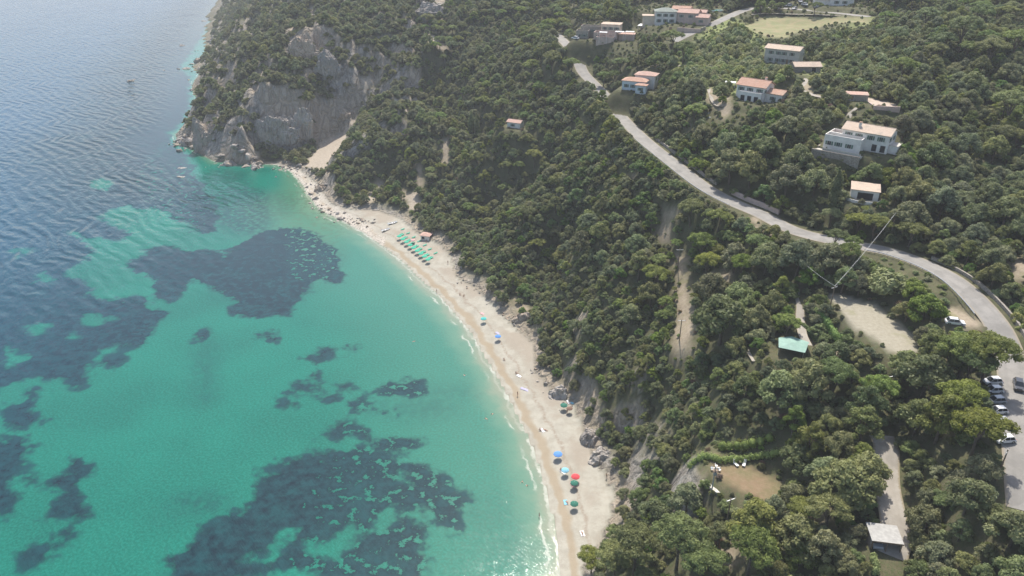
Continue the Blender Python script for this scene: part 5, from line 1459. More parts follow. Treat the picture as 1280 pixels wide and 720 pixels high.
# ------------------------------------------------------------------ cars
def carpaint(name, col): 
    m = simple(name, col, .3, tuple(c * .95 for c in col), 1)
    m.node_tree.nodes['Principled BSDF'].inputs['Coat Weight'].default_value = .6
    return m
CP_ = dict(white=carpaint('white_car_paint', (.72, .72, .71)), black=carpaint('black_car_paint', (.03, .032, .038)), silver=carpaint('silver_car_paint', (.42, .43, .44)), grey=carpaint('grey_car_paint', (.16, .17, .18)))
M['lamp'] = simple('headlight_lens', (.7, .7, .68), .15); M['tail'] = simple('tail_light_lens', (.45, .03, .03), .2)
def car(loc, rz, paint, label, group=None, Lc=4.1, Wc=1.75, Hc=1.48, name='parked_car'):
    r = empty(name, loc, rz, label, 'car', group); pm = CP_[paint]
    prof = [(-.5, .28), (-.5, .62), (-.47, .72), (-.28, .80), (.30, .82), (.46, .80), (.5, .66), (.5, .28)]
    b = MB(); n = len(prof); vs = []
    for q, (sy, sz) in enumerate(((-.5, 0), (-.44, .02), (.44, .02), (.5, 0))):
        for (x, z) in prof: vs.append((x * Lc * (1 if abs(sy) > .45 else 1.01), sy * Wc, z * (Hc / 1.48) + (sz if z > .6 else 0)))
    fs = [tuple(range(n - 1, -1, -1)), tuple(range(3 * n, 4 * n))]
    for q in range(3):
        for i in range(n): fs.append((q * n + i, q * n + (i + 1) % n, (q + 1) * n + (i + 1) % n, (q + 1) * n + i))
    b.add(vs, fs, pm)
    z0, z1 = .80 * Hc / 1.48, Hc
    ca = [(-.29 * Lc, -.45 * Wc), (.44 * Lc, -.45 * Wc), (.44 * Lc, .45 * Wc), (-.29 * Lc, .45 * Wc)]; ct = [(-.10 * Lc, -.36 * Wc), (.33 * Lc, -.36 * Wc), (.33 * Lc, .36 * Wc), (-.10 * Lc, .36 * Wc)]
    b.add([(x, y, z1 - .06) for x, y in ct] + [(x * .97, y * .96, z1 + .01) for x, y in ct], [(3, 2, 1, 0), (4, 5, 6, 7), (0, 1, 5, 4), (1, 2, 6, 5), (2, 3, 7, 6), (3, 0, 4, 7)], pm)
    for i in range(4):
        a_ = Vector((*ca[i], z0)); c_ = Vector((*ct[i], z1 - .05)); b.tube([a_, c_], .04, pm, 5)
    for sy in (-1, 1): b.tube([(.12 * Lc, sy * .45 * Wc, z0), (.12 * Lc, sy * .365 * Wc, z1 - .05)], .04, pm, 5)
    b.build('body', r)
    g = MB(); g.add([(x, y, z0) for x, y in ca] + [(x, y, z1 - .062) for x, y in ct], [(0, 1, 5, 4), (1, 2, 6, 5), (2, 3, 7, 6), (3, 0, 4, 7)], M['glass']); g.build('windows', r)
    for sx in (-.31, .32):
        for sy in (-1, 1):
            w = MB(); w.tube([(sx * Lc, sy * (Wc / 2 - .19), .31), (sx * Lc, sy * (Wc / 2 + .02), .31)], .31, M['rubber'], 14); wo = w.build('wheel', r)
            w = MB(); w.tube([(sx * Lc, sy * (Wc / 2 - .02), .31), (sx * Lc, sy * (Wc / 2 + .03), .31)], .18, M['metal'], 10); w.build('rim', wo)
    for sy in (-1, 1):
        w = MB(); w.sphere((-.492 * Lc, sy * .36 * Wc, .62), (.07, .2, .09), M['lamp'], 8, 6); w.build('headlight', r)
        w = MB(); w.sphere((.492 * Lc, sy * .38 * Wc, .7), (.05, .14, .1), M['tail'], 8, 6); w.build('tail_light', r)
        w = MB(); w.sphere((-.17 * Lc, sy * (Wc / 2 + .08), .92), (.08, .1, .07), pm, 8, 6); w.build('mirror', r)
    return r
def road_dir(px, py):
    i = seg_index(px, py); a_, b_ = Vector(road1[max(i - 1, 0)]), Vector(road1[min(i + 1, len(road1) - 1)]); return math.atan2(b_.y - a_.y, b_.x - a_.x)
def zr(p, dz=.1): return Vector((p.x, p.y, float(hgt(p.x, p.y)) + dz))
car(zr(at(1272, 484), .12), road_dir(1268, 480), 'black', 'dark car driving down the road bend at the right edge', name='moving_car')
pos = [(1240,479),(1241,490),(1244,503),(1246,516),(1249,530),(1255,552)]
ps_names = ['topmost', 'second from top', 'third from top', 'fourth from top', 'fifth from top', 'lowest']
for k, q in enumerate(pos):
    p = at(*q); col = 'silver' if k in (2, 4) else 'white'
    car(zr(p, .05), road_dir(*q) + R(-58), col, '%s %s car in the row parked beside the road bend' % (ps_names[k], col), 'cars parked in a row beside the road bend', Lc=3.7, Wc=1.6, Hc=1.4)
car(zr(at(1193, 405), .05), R(165), 'white', 'white car parked in the roadside lay-by inside the curve')
car(zr(at(719, 49), .1), R(-40), 'white', 'small white car parked by the stone house on the upper road')
cl = HLOC['carport'][0]
car(cl + Matrix.Rotation(HLOC['carport'][1], 3, 'Z') @ Vector((1.4, 2.3, .02)), HLOC['carport'][1] + R(90), 'silver', 'silver car in the shade under the carport')
for k, (x, y) in enumerate(((985, 8), (993, 12), (1000, 3), (1006, 7))):
    car(zr(at(x, y), .1), R(20 + 30 * k), 'white' if k != 1 else 'silver', ['leftmost white', 'lower silver', 'topmost white', 'rightmost white'][k] + ' car parked beside the track at the top edge', 'cars parked beside the top track')
def van_like(): pass

# ------------------------------------------------------------------ lawn things
WP = simple('white_painted_metal', (.78, .78, .76), .5)
def deck_chair(px, py, rz, label):
    p = at(px, py); r = empty('deck_chair', zr(p, .02), rz, label, 'deck chair', 'deck chairs on the lawn')
    m = MB(); m.box(-.32, -.9, .32, .32, .25, .4, M['white'], bev=.03); m.build('seat', r)
    m = MB(); mt = Matrix.Translation((0, .25, .36)) @ Matrix.Rotation(R(48), 4, 'X'); m.box(-.32, 0, -.04, .32, .85, .04, M['white'], mt, bev=.03); m.build('backrest', r)
    for x in (-.28, .28):
        for y in (-.8, .2):
            m = MB(); m.tube([(x, y, 0), (x, y, .33)], .03, WP, 6); m.build('leg', r)
deck_chair(919, 581, R(25), 'left white reclining deck chair on the lawn'); deck_chair(930, 581, R(-25), 'right white reclining deck chair on the lawn')
p = at(924.5, 579); r = empty('garden_table', zr(p, .02), 0, 'small round table between the two deck chairs', 'table')
m = MB(); m.tube([(0, 0, .5), (0, 0, .54)], .38, M['wood'], 14); m.build('tabletop', r)
for a_ in range(3):
    m = MB(); m.tube([(.3 * math.cos(a_ * 2.09), .3 * math.sin(a_ * 2.09), 0), (.12 * math.cos(a_ * 2.09), .12 * math.sin(a_ * 2.09), .5)], .025, M['metal'], 5); m.build('leg', r)
def garden_seat(px, py, rz, label):
    r = empty('garden_chair', zr(at(px, py), .02), rz, label, 'garden chair', 'white garden chairs near the transformer pole')
    m = MB(); m.box(-.28, -.28, .4, .28, .28, .46, M['white'], bev=.02); m.build('seat', r)
    m = MB(); m.box(-.28, .24, .46, .28, .3, .95, M['white'], bev=.02); m.build('backrest', r)
    for x in (-.24, .24):
        for y in (-.24, .24):
            m = MB(); m.tube([(x, y, 0), (x, y, .4)], .025, WP, 5); m.build('leg', r)
for k, (x, y) in enumerate(((890, 588), (899, 589), (895, 584))): garden_seat(x, y, R(40 * k), ['left', 'right', 'rear'][k] + ' white garden chair near the transformer pole')
r = empty('lawn_edging', zr(at(888, 606), 0), 0, 'pale curved stone paving at the lower left of the lawn', 'paving')
m = MB(); o = at(888, 606)
poly = [tuple((at(*q) - o)[:2]) for q in ((877,603),(884,601),(896,607),(902,615),(895,618),(886,612),(878,610))]
m.prism(poly, -.4, .12, M['paving']); m.build('slab', r)
tr = empty('garden_trough', zr(at(981, 616), 0), .3, 'grey stone slab at the right corner of the lawn', 'stone slab'); m = MB(); m.box(-.9, -.6, -.3, .9, .6, .35, M['concrete'], bev=.08); m.build('slab', tr)

# ------------------------------------------------------------------ beach
def fabric(name, col): return simple(name, col, .8, tuple(c * .88 for c in col), 3)
FAB = dict(green=fabric('green_canvas', (.03, .42, .27)), teal=fabric('teal_canvas', (.06, .45, .42)), blue=fabric('blue_canvas', (.10, .27, .62)), skyblue=fabric('light_blue_canvas', (.22, .50, .62)),
           red=fabric('red_canvas', (.62, .06, .07)), darkgreen=fabric('dark_green_canvas', (.02, .15, .10)), lavender=fabric('lavender_towel', (.42, .40, .58)), white=fabric('white_towel', (.74, .74, .74)), brown=fabric('brown_canvas', (.2, .12, .08)), pink=fabric('pink_towel', (.62, .35, .35)))
def parasol(px, py, col, label, group=None, rad=1.15, tilt=0, name='beach_parasol', h=2.15):
    p = at(px, py, dz=h); r = empty(name, zr(p, 0), random.uniform(0, 1), label, 'parasol', group)
    r.rotation_euler = (R(tilt), R(tilt * .5), r.rotation_euler[2])
    m = MB(); m.tube([(0, 0, -.3), (0, 0, h + .05)], .025, WP, 6); m.build('pole', r)
    n = 8; top = (0, 0, h); vs = [top, (0, 0, h - .03)]; fs = []
    for k in range(n):
        a_ = 2 * math.pi * k / n
        for q, z in ((.55, -.14), (1.0, -.42)):
            vs.append((rad * q * math.cos(a_), rad * q * math.sin(a_), h + z)); vs.append((rad * q * math.cos(a_), rad * q * math.sin(a_), h + z - .03))
        vs.append((rad * math.cos(a_), rad * math.sin(a_), h - .57)); 
    def ix(k, j): return 2 + (k % n) * 5 + j
    for k in range(n):
        fs += [(0, ix(k, 0), ix(k + 1, 0)), (ix(k, 0), ix(k, 2), ix(k + 1, 2), ix(k + 1, 0)), (1, ix(k + 1, 1), ix(k, 1)), (ix(k, 1), ix(k + 1, 1), ix(k + 1, 3), ix(k, 3)), (ix(k, 2), ix(k, 4), ix(k + 1, 4), ix(k + 1, 2))]
    m = MB(); m.add(vs, fs, FAB[col]); m.build('canopy', r)
    m = MB(); m.sphere((0, 0, h + .08), .05, WP, 8, 6); m.build('finial', r)
    return r
def lounger(p, rz, col, label, group):
    r = empty('sun_lounger', zr(p, 0), rz, label, 'sun lounger', group)
    m = MB(); m.box(-.33, -.95, .28, .33, .35, .36, FAB[col]); m.build('bed', r)
    m = MB(); m.box(-.33, 0, -.04, .33, .62, .04, FAB[col], Matrix.Translation((0, .36, .32)) @ Matrix.Rotation(R(32), 4, 'X')); m.build('backrest', r)
    for x in (-.29, .29):
        for y in (-.85, .3):
            m = MB(); m.tube([(x, y, -.1), (x, y, .28)], .025, WP, 5); m.build('leg', r)
    return r
NUM = ['first', 'second', 'third', 'fourth', 'fifth', 'sixth', 'seventh', 'eighth', 'ninth']
base0 = None
for k in range(9):
    x = 499 + (535 - 499) * k / 8; y = 294 + (323 - 294) * k / 8
    parasol(x, y, 'green', '%s green parasol from the upper left of the seafront row' % NUM[k], 'green parasols in the beach club row', rad=1.2)
    for s_ in (0, 1):
        p = at(x + 2.2 + s_ * 2.0, y - .6 + s_ * .6)
        lounger(p, R(-60), 'green', '%s green sun lounger of the %s parasol in the row' % (('left', 'right')[s_], NUM[k]), 'green sun loungers in the beach club row')
for k in range(7):
    x = 503 + (545 - 503) * k / 6; y = 287 + (317 - 287) * k / 6
    lounger(at(x + random.uniform(-.6, .6), y), R(-60), 'green', '%s green sun lounger from the left in the back row near the kiosk' % NUM[k], 'green sun loungers of the back row')
parasol(516, 299, 'pink', 'faded pink parasol behind the green beach club row', rad=1.1)
parasol(604.5, 397, 'teal', 'single teal parasol at the middle of the beach')
parasol(622.5, 419, 'blue', 'blue parasol below the teal one on the middle beach')
parasol(705, 505, 'darkgreen', 'dark green parasol beside white towels near the bluff')
parasol(712, 509, 'brown', 'dark brown parasol beside the dark green one near the bluff', rad=1.0)
parasol(697.5, 566, 'blue', 'large blue parasol on the lower beach', rad=1.3)
parasol(706.5, 586, 'skyblue', 'light blue parasol between the large blue and the red one', rad=1.1)
parasol(719.5, 594, 'red', 'red parasol on the lower beach', rad=1.2)
parasol(718, 602, 'darkgreen', 'dark green parasol just below the red one', rad=1.1)
parasol(718, 628, 'darkgreen', 'lowest dark green parasol on the beach', rad=1.1)
def towel(px, py, rz, col, label):
    p = at(px, py); m = MB(); nx, ny = 5, 9
    vs = [((i / (nx - 1) - .5) * 1.0, (j / (ny - 1) - .5) * 1.9, .05 + .02 * math.sin(i * 2 + j)) for j in range(ny) for i in range(nx)]
    vs += [(x, y, z - .04) for x, y, z in vs]; k = nx * ny
    fs = []
    for j in range(ny - 1):
        for i in range(nx - 1):
            a_ = j * nx + i; fs += [(a_, a_ + 1, a_ + nx + 1, a_ + nx), (k + a_ + nx, k + a_ + nx + 1, k + a_ + 1, k + a_)]
    m.add(vs, fs, FAB[col]); o = m.build('beach_towel'); o.location = zr(p, .02); o.rotation_euler = (0, 0, rz); tag(o, label, 'towel', 'beach towels on the sand')
towel(654, 486, .9, 'lavender', 'upper lavender towel on the empty middle sand'); towel(658, 487.5, .9, 'lavender', 'lower lavender towel on the empty middle sand')
towel(711, 502.5, .3, 'white', 'left white towel behind the dark green parasol near the bluff'); towel(715, 503, .4, 'skyblue', 'light blue towel right of the white one near the bluff')
towel(678, 538, .6, 'white', 'white towel between two sunbathers on the middle beach'); towel(649, 470, .8, 'white', 'white towel beside a lone person on the middle beach')
towel(707, 628, .1, 'skyblue', 'pale blue towel left of the lowest parasol'); towel(704, 590, .7, 'white', 'white towel by the light blue parasol'); towel(728, 667, .2, 'white', 'white towel near the lower end of the beach')
towel(603, 392, .8, 'pink', 'pink towel above the single teal parasol'); towel(716, 606, .3, 'pink', 'pink towel by the parasol below the red one'); towel(622, 416.5, .7, 'lavender', 'lavender towel above the middle blue parasol')
# upturned boats
def boat(px, py, rz, label, L_=4.2):
    p = at(px, py); r = empty('rowing_boat', zr(p, .05), rz, label, 'boat', 'white boats pulled up on the sand')
    m = MB(); n = 11; k = 8; vs = []; fs = []
    for i in range(n):
        t = i / (n - 1); w = .75 * math.sin(math.pi * min(1, .18 + t * .82)) ** .6 if t < 1 else .02; w = .75 * (1 - abs(2 * t - .8) ** 2.6 / 3.2) if t < .95 else .12
        h = .5 + .22 * abs(2 * t - 1) ** 2
        for j in range(k):
            a_ = math.pi * j / (k - 1); vs.append(((t - .5) * L_, w * math.cos(a_), h - h * math.sin(a_)))
        for j in range(k):
            a_ = math.pi * j / (k - 1); vs.append(((t - .5) * L_ * .97, w * .9 * math.cos(a_), h + .02 - (h - .08) * math.sin(a_)))
    for i in range(n - 1):
        for j in range(k - 1):
            a_ = i * 2 * k + j; fs.append((a_, a_ + 1, a_ + 2 * k + 1, a_ + 2 * k)); b_ = a_ + k; fs.append((b_ + 2 * k, b_ + 2 * k + 1, b_ + 1, b_))
        for j in (0, k - 1):
            a_ = i * 2 * k + j; fs.append((a_, a_ + 2 * k, a_ + 3 * k, a_ + k))
    for i in (0, n - 1):
        for j in range(k - 1): a_ = i * 2 * k + j; fs.append((a_, a_ + k, a_ + k + 1, a_ + 1))
    m.add(vs, fs, M['white']); m.build('hull', r)
    for x in (-.9, .5):
        m = MB(); m.box(x, -.66, .36, x + .25, .66, .4, M['wood']); m.build('bench', r)
boat(491, 279.5, R(35), 'upper white boat pulled up at the top of the beach', 5.2); boat(482.5, 288, R(40), 'lower white boat near the water at the top of the beach', 4.6)

# ------------------------------------------------------------------ people (tiny in the picture)
SKIN = simple('skin', (.45, .27, .18), .6, (.38, .22, .15)); HAIR = simple('dark_hair', (.04, .028, .02), .7)
SWIM = [simple('red_swimwear', (.5, .05, .06), .8), simple('navy_swimwear', (.03, .05, .16), .8), simple('black_swimwear', (.02, .02, .02), .8), simple('turquoise_swimwear', (.05, .4, .4), .8)]
def body(pose):
    J = {}
    if pose == 'stand':
        J = dict(pelvis=(0, 0, .95), waist=(0, 0, 1.08), chest=(0, 0, 1.3), neck=(0, 0, 1.46), head=(0, -.02, 1.60), crown=(0, -.01, 1.70), shl=(.17, 0, 1.4), ell=(.24, .03, 1.13), wrl=(.25, -.07, .9), hnl=(.25, -.1, .81),
                 shr=(-.17, 0, 1.4), elr=(-.26, .04, 1.14), wrr=(-.22, -.12, .95), hnr=(-.2, -.18, .88), hil=(.09, 0, .9), knl=(.10, -.02, .5), anl=(.11, .02, .08), tol=(.12, -.16, .03), hir=(-.09, 0, .9), knr=(-.11, .03, .5), anr=(-.12, .08, .08), tor=(-.13, -.1, .03))
    elif pose == 'lie':
        J = dict(pelvis=(0, 0, .13), waist=(0, .14, .13), chest=(0, .38, .15), neck=(0, .54, .15), head=(0, .68, .15), crown=(0, .78, .15), shl=(.17, .48, .14), ell=(.34, .3, .08), wrl=(.30, .08, .07), hnl=(.29, 0, .06),
                 shr=(-.17, .48, .14), elr=(-.36, .62, .08), wrr=(-.2, .78, .07), hnr=(-.12, .82, .06), hil=(.09, -.06, .12), knl=(.13, -.45, .14), anl=(.15, -.85, .08), tol=(.18, -.93, .16), hir=(-.09, -.06, .12), knr=(-.16, -.43, .3), anr=(-.14, -.72, .08), tor=(-.15, -.88, .05))
    elif pose == 'sit':
        J = dict(pelvis=(0, 0, .13), waist=(0, .06, .26), chest=(0, .1, .47), neck=(0, .08, .63), head=(0, .03, .77), crown=(0, .03, .87), shl=(.17, .09, .57), ell=(.24, -.1, .38), wrl=(.1, -.3, .42), hnl=(.05, -.38, .42),
                 shr=(-.17, .09, .57), elr=(-.26, .22, .32), wrr=(-.26, .3, .1), hnr=(-.26, .3, .04), hil=(.09, -.05, .12), knl=(.12, -.38, .45), anl=(.12, -.62, .08), tol=(.12, -.78, .04), hir=(-.09, -.05, .12), knr=(-.14, -.42, .36), anr=(-.13, -.75, .08), tor=(-.13, -.9, .05))
    else:   # swim, breast down at the surface
        J = dict(pelvis=(0, 0, -.06), waist=(0, .14, -.03), chest=(0, .38, .02), neck=(0, .54, .08), head=(0, .66, .14), crown=(0, .72, .24), shl=(.17, .48, .02), ell=(.42, .66, -.04), wrl=(.4, .92, 0), hnl=(.38, 1.02, 0),
                 shr=(-.17, .48, .02), elr=(-.42, .6, 0), wrr=(-.5, .86, .02), hnr=(-.5, .95, .02), hil=(.09, -.06, -.08), knl=(.2, -.42, -.12), anl=(.14, -.8, -.1), tol=(.15, -.98, -.08), hir=(-.09, -.06, -.08), knr=(-.24, -.4, -.14), anr=(-.3, -.78, -.12), tor=(-.32, -.95, -.1))
    Rr = dict(pelvis=.13, waist=.115, chest=.14, neck=.055, head=.095, crown=.07, hil=.085, knl=.055, anl=.038, tol=.03, hir=.085, knr=.055, anr=.038, tor=.03, shl=.06, ell=.042, wrl=.03, hnl=.032, shr=.06, elr=.042, wrr=.03, hnr=.032)
    E = [('pelvis','waist'),('waist','chest'),('chest','neck'),('neck','head'),('head','crown'),('chest','shl'),('shl','ell'),('ell','wrl'),('wrl','hnl'),('chest','shr'),('shr','elr'),('elr','wrr'),('wrr','hnr'),
         ('pelvis','hil'),('hil','knl'),('knl','anl'),('anl','tol'),('pelvis','hir'),('hir','knr'),('knr','anr'),('anr','tor')]
    ks = list(J); co = [J[k] for k in ks]; ed = [(ks.index(a_), ks.index(b_)) for a_, b_ in E]; rad = [Rr[k] for k in ks]
    for s_, h_, w_ in (('l', 'hnl', 'wrl'), ('r', 'hnr', 'wrr')):      # four fingers and a thumb
        a_ = Vector(J[w_]); b_ = Vector(J[h_]); d = (b_ - a_).normalized(); sd_ = d.cross(Vector((0, 0, 1)) if abs(d.z) < .8 else Vector((0, 1, 0))).normalized()
        for f in range(4):
            p1 = b_ + d * .055 + sd_ * (f - 1.5) * .021; p2 = p1 + d * (.03 + .008 * (f in (1, 2))) - d.cross(sd_) * .012
            co += [tuple(p1), tuple(p2)]; rad += [.0095, .008]; n = len(co); ed += [(ks.index(h_), n - 2), (n - 2, n - 1)]
        p1 = a_.lerp(b_, .5) + sd_ * .04 + d * .02; p2 = p1 + d * .04 + sd_ * .012; co += [tuple(p1), tuple(p2)]; rad += [.011, .009]; n = len(co); ed += [(ks.index(h_), n - 2), (n - 2, n - 1)]
    me = bpy.data.meshes.new('person'); me.from_pydata(co, ed, []); ob = bpy.data.objects.new('tmp', me); C.objects.link(ob)
    ob.modifiers.new('s', 'SKIN'); me.skin_vertices
    for i, q in enumerate(rad): me.skin_vertices[0].data[i].radius = (q, q)
    me.skin_vertices[0].data[0].use_root = True
    ob.modifiers.new('b', 'SUBSURF').levels = 1
    dg = bpy.context.evaluated_depsgraph_get(); dg.update()
    out = bpy.data.meshes.new_from_object(ob.evaluated_get(dg)); C.objects.unlink(ob); bpy.data.objects.remove(ob)
    out.materials.clear(); out.materials.append(SKIN)
    return out, {k: Vector(v) for k, v in J.items()}
POSES = {k: body(k) for k in ('stand', 'lie', 'sit', 'swim')}
def person(px, py, pose, rz, sw, label, z=None, group='people on the beach'):
    p = at(px, py) if z is None else Vector((*unproj(px, py, 0), 0)); me, J = POSES[pose]
    if z is None: p = zr(p, .03)
    else: p.z = z
    ob = bpy.data.objects.new('person', me); C.objects.link(ob); ob.location = p; ob.rotation_euler = (0, 0, rz); tag(ob, label, 'person', group)
    h = MB(); hd, cr = J['head'], J['crown']; bk = Vector((0, .035, 0)) if pose in ('stand', 'sit') else Vector((0, 0, .03)) if pose == 'swim' else Vector((0, .02, -.02))
    h.sphere(tuple(hd.lerp(cr, .55) + bk), (.098, .10, .09), HAIR, 10, 8); h.build('hair', ob)
    w = MB(); pv, wa = J['pelvis'], J['waist']; w.tube([tuple(J['pelvis'].lerp(wa, .5)), tuple(pv), tuple(pv.lerp((J['hil'] + J['hir']) / 2, 1.4))], [.135, .155, .14], SWIM[sw], 10); w.build('swimwear', ob)
person(546, 366, 'stand', 2.0, 1, 'person in navy swimwear standing at the waterline of the upper beach')
person(575, 369, 'sit', .5, 2, 'left of two people sitting on the upper beach'); person(580, 370, 'sit', -.4, 0, 'right of two people sitting on the upper beach')
person(630, 450, 'sit', .6, 2, 'person in black sitting above the lone towel on the middle beach'); person(645, 467, 'sit', 1.2, 2, 'person sitting beside the lone white towel on the middle beach')
person(647, 495, 'stand', 2.2, 0, 'person in red standing below the lavender towels'); person(675, 538, 'sit', .9, 1, 'left of two sunbathers by the white middle towel'); person(682, 538, 'lie', .9, 2, 'right sunbather lying by the white middle towel')
person(728, 667.5, 'lie', .1, 2, 'person lying on the white towel near the lower beach end'); person(709, 629, 'lie', .2, 1, 'person lying left of the lowest dark green parasol'); person(701, 588, 'sit', .3, 2, 'person sitting left of the light blue parasol')
person(709, 517, 'stand', .3, 2, 'person standing below the dark green parasol near the bluff'); person(758, 598, 'stand', -.6, 3, 'person standing at the back of the lower beach by the bluff'); person(674, 646, 'stand', 1.5, 1, 'person wading in the sparkling shallows at lower right', z=-.35, group='swimmers in the bay')
person(533, 303, 'stand', .2, 1, 'person standing in front of the beach kiosk'); person(560, 330, 'stand', .2, 0, 'person standing at the back of the sand right of the green rows')
for k, (x, y) in enumerate(((609, 524), (617, 517), (653, 601), (657, 606), (516, 427), (580, 470))):
    person(x, y, 'swim' if k != 1 else 'swim', 1.0 + k, k % 4, ['left swimmer of the pair off the middle beach', 'right swimmer of the pair off the middle beach', 'upper swimmer of the pair off the lower beach', 'lower swimmer of the pair off the lower beach', 'lone swimmer far out in the upper bay', 'lone swimmer between the bay and the middle beach'][k], z=0.0, group='swimmers in the bay')

# ------------------------------------------------------------------ rocks
from mathutils import noise as mnoise
def hullrock(seed, flat=.7, mat='rock'):
    g = np.random.default_rng(seed); bm = bmesh.new()
    P_n = g.normal(size=(16, 3)); P_n /= np.linalg.norm(P_n, axis=1)[:, None]; P_n *= (.8 + .3 * g.random((16, 1)))
    for v in P_n: bm.verts.new((v[0], v[1] * .8, v[2] * flat))
    bmesh.ops.convex_hull(bm, input=bm.verts[:]); bmesh.ops.bevel(bm, geom=bm.edges[:], offset=.06, segments=1, affect='EDGES')
    bmesh.ops.triangulate(bm, faces=bm.faces[:]); bmesh.ops.subdivide_edges(bm, edges=bm.edges[:], cuts=1, fractal=.25, seed=seed)
    me = bpy.data.meshes.new('boulder'); bm.to_mesh(me); bm.free(); me.materials.append(M[mat]); return me
ROCKS = [hullrock(i, .6 + .08 * i, ('rock', 'rock_pale', 'rock_warm')[i % 3]) for i in range(6)]
def rockat(x, y, s, label, z=None, sink=.25, cat='rock', group=None, name='boulder', variant=None, flat=1.0, rz=None):
    o = bpy.data.objects.new(name, ROCKS[random.randrange(6) if variant is None else variant]); C.objects.link(o)
    zz = float(hgt(x, y)) if z is None else z
    o.location = (x, y, zz + s * (.45 - sink)); o.scale = (s * random.uniform(.8, 1.3), s * random.uniform(.8, 1.2), s * random.uniform(.6, 1.0) * flat)
    o.rotation_euler = (random.uniform(-.3, .3), random.uniform(-.3, .3), random.uniform(0, 6.28) if rz is None else rz)
    return tag(o, label, cat, group)
def scatter(pxline, n, smin, smax, spread, label, group, down=0.0):
    ln = [at(*q) if down == 0 else Vector((*unproj(*q, 0), 0)) for q in pxline]
    for _ in range(n):
        i = random.randrange(len(ln) - 1); p = ln[i].lerp(ln[i + 1], random.random())
        x, y = p.x + random.gauss(0, spread), p.y + random.gauss(0, spread); s = smin + (smax - smin) * random.random() ** 3
        rockat(x, y, s, label, z=max(float(hgt(x, y)), -.3), group=group)
scatter([(345,207),(362,212),(378,225),(390,245),(402,262)], 75, .5, 2.4, 4.0, 'grey boulder in the jumble on the stony upper shore', 'boulders on the stony upper shore')
scatter([(400,262),(412,268),(430,275),(448,278),(462,275)], 75, .4, 1.9, 3.0, 'pale rock in the band where the sand begins', 'rocks where the sand begins')
scatter([(272,206),(290,205),(310,205),(330,206)], 60, .6, 3.8, 4.0, 'rock at the waterline under the headland cliffs', 'rocks under the headland cliffs')
scatter([(245,182),(232,174),(224,170),(235,186)], 45, .8, 4.6, 5.0, 'rock in the cluster at the headland tip', 'rocks at the headland tip')
scatter([(250,90),(245,80),(262,60),(268,45)], 40, 1.0, 6.0, 6.0, 'dark rock on the far side of the headland', 'rocks on the far headland shore')
scatter([(572,350),(598,362),(625,390),(645,412)], 26, .2, .8, 1.2, 'small stone at the foot of the wooded slope', 'stones at the slope foot')
scatter([(672,468),(690,490),(716,508),(735,545)], 26, .2, 1.0, 1.4, 'small stone at the foot of the bluff', 'stones at the bluff foot')
scatter([(665,463),(670,468)], 7, .5, .9, .9, 'dark stone in the pile beside the shaded cove of the bluff', 'dark stones in a pile')
for (x, y, s, lb) in ((228,57,5,'dark islet rock off the far headland shore'), (232,86,5,'flat dark reef tip below the far headland shore'), (223,86,3,'low outermost rock of the far reef'), (240,80,4.5,'rock joining the far reef to the shore'),
                      (240,113,3.4,'low dark rock on the shore halfway down the headland'), (257,26,7,'leftmost far rock near the top edge'), (266,23,7,'right far rock near the top edge'), (205,88,2,'lonely awash rock left of the reef'), (236,100,2,'tiny rock off the headland shore')):
    X, Y = unproj(x, y, 0); rockat(X, Y, s, lb, z=-.6 * s * .3, sink=.35, flat=.6)
for k, (x, y, s) in enumerate(((163,101.5,4.4),(170,99,3.0))):
    X, Y = unproj(x, y, 0); rockat(X, Y, s, ['left', 'right'][k] + ' half of the lone brown rock out at sea', z=-1.3, variant=(2, 5)[k], flat=.9, group='rocks out at sea')
for k, (x, y) in enumerate(((229, 211), (230, 220))):
    X, Y = unproj(x, y, 0); rockat(X, Y, 4.2, ['upper', 'lower'][k] + ' pale rock awash off the headland', z=-1.45, variant=1, flat=.35, group='pale rocks awash', rz=0)
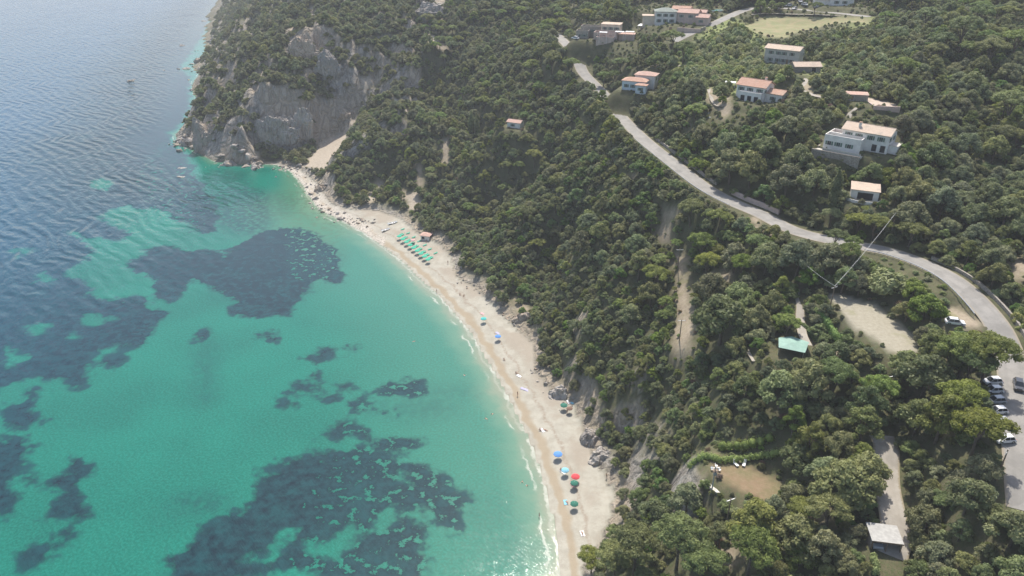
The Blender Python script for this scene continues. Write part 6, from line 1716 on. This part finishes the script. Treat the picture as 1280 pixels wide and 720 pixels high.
def outcrop(px, py, wx, wy, hz, mat, label, seed, below=4, rz=0.0, base=None, name='cliff_outcrop'):
    if base is None: wx, hz, below = wx * 1.15, hz * .72, 8
    p = at(px, py) if base is None else Vector((*unproj(px, py, base), base))
    bm = bmesh.new(); g = np.random.default_rng(seed)
    nl = 6
    for li in range(nl):
        c = Vector((g.uniform(-.55, .55), g.uniform(-.35, .35), g.uniform(-.1, .28))) if li else Vector((0, 0, 0))
        r_ = g.uniform(.34, .62) if li else .85
        pl = g.normal(size=(22, 3)); pl /= np.linalg.norm(pl, axis=1)[:, None]; dd = g.uniform(.62, 1.0, 22)
        res = bmesh.ops.create_icosphere(bm, subdivisions=5 if li == 0 else 4, radius=1)
        for v in res['verts']:
            n = v.co.normalized(); k = pl @ np.array(n[:])
            rr = min(1.05, float(np.min(np.where(k > .05, dd / np.maximum(k, .05), 9))))
            q = n * (rr * r_)
            w_ = (q + c) * 3.0 + Vector((seed, li * 3.1, 0))
            t = mnoise.fractal(w_, .9, 2.1, 5); t2 = mnoise.fractal(Vector((w_.x * 3, w_.y * 3, w_.z * .9)), 1, 2, 3)
            q = q * (1 + .16 * t + .07 * t2) + c
            v.co = Vector((q.x * wx, q.y * wy, q.z * hz))
    me = bpy.data.meshes.new(name); bm.to_mesh(me); bm.free(); me.materials.append(M[mat])
    o = bpy.data.objects.new(name, me); C.objects.link(o); o.location = (p.x, p.y, p.z - below * .2); o.rotation_euler = (0, 0, rz)
    tag(o, label, 'rock')
outcrop(266, 188, 14, 10, 26, 'rock_warm', 'big rounded ochre-topped rock tower at the headland tip', 3, base=0)
outcrop(252, 176, 8, 9, 14, 'rock_warm', 'squat brown rock shoulder left of the rock tower', 5, base=0)
outcrop(308, 200, 12, 7, 15, 'rock_pale', 'pale pointed rock spur right of the rock tower', 8, base=0, rz=.3)
outcrop(236, 172, 8, 5, 6, 'rock_pale', 'low pale rock shelf at the water left of the rock tower', 11, base=0)
outcrop(285, 206, 5, 4, 3.4, 'rock_pale', 'low rock block at the water below the rock tower', 15, base=0)
outcrop(352, 172, 17, 9, 27, 'rock', 'tall grey cracked cliff slab above the stony shore', 18)
outcrop(376, 158, 9, 7, 24, 'rock_pale', 'narrow pale cliff rib right of the grey slab', 21)
outcrop(380, 72, 12, 9, 25, 'rock_warm', 'large pale tan rock face high on the headland', 24)
outcrop(412, 88, 9, 7, 22, 'rock', 'blue-grey rock face right of the tan one on the headland', 27)
outcrop(535, 20, 14, 9, 16, 'rock', 'broad shadowed crag at the top edge of the headland', 39)
outcrop(700, 492, 4.5, 3.5, 6.5, 'rock_pale', 'pale rock wall in the shaded cove behind the beach', 41)
outcrop(740, 548, 5, 4.5, 9, 'rock', 'dark rock bluff behind the lower beach', 44, rz=.4)
outcrop(752, 570, 4, 4, 7, 'rock_pale', 'pale rock face at the foot of the lower bluff', 47, rz=.4)
outcrop(655, 396, 4.5, 3.5, 6, 'rock_warm', 'ochre earth outcrop below the light green tree', 51)
outcrop(404, 236, 5, 4, 8, 'rock_warm', 'brown rock knob at the end of the scree above the shore', 53)
outcrop(430, 140, 5, 4, 7, 'rock_warm', 'brown rock ledge beside the upper scree', 79)
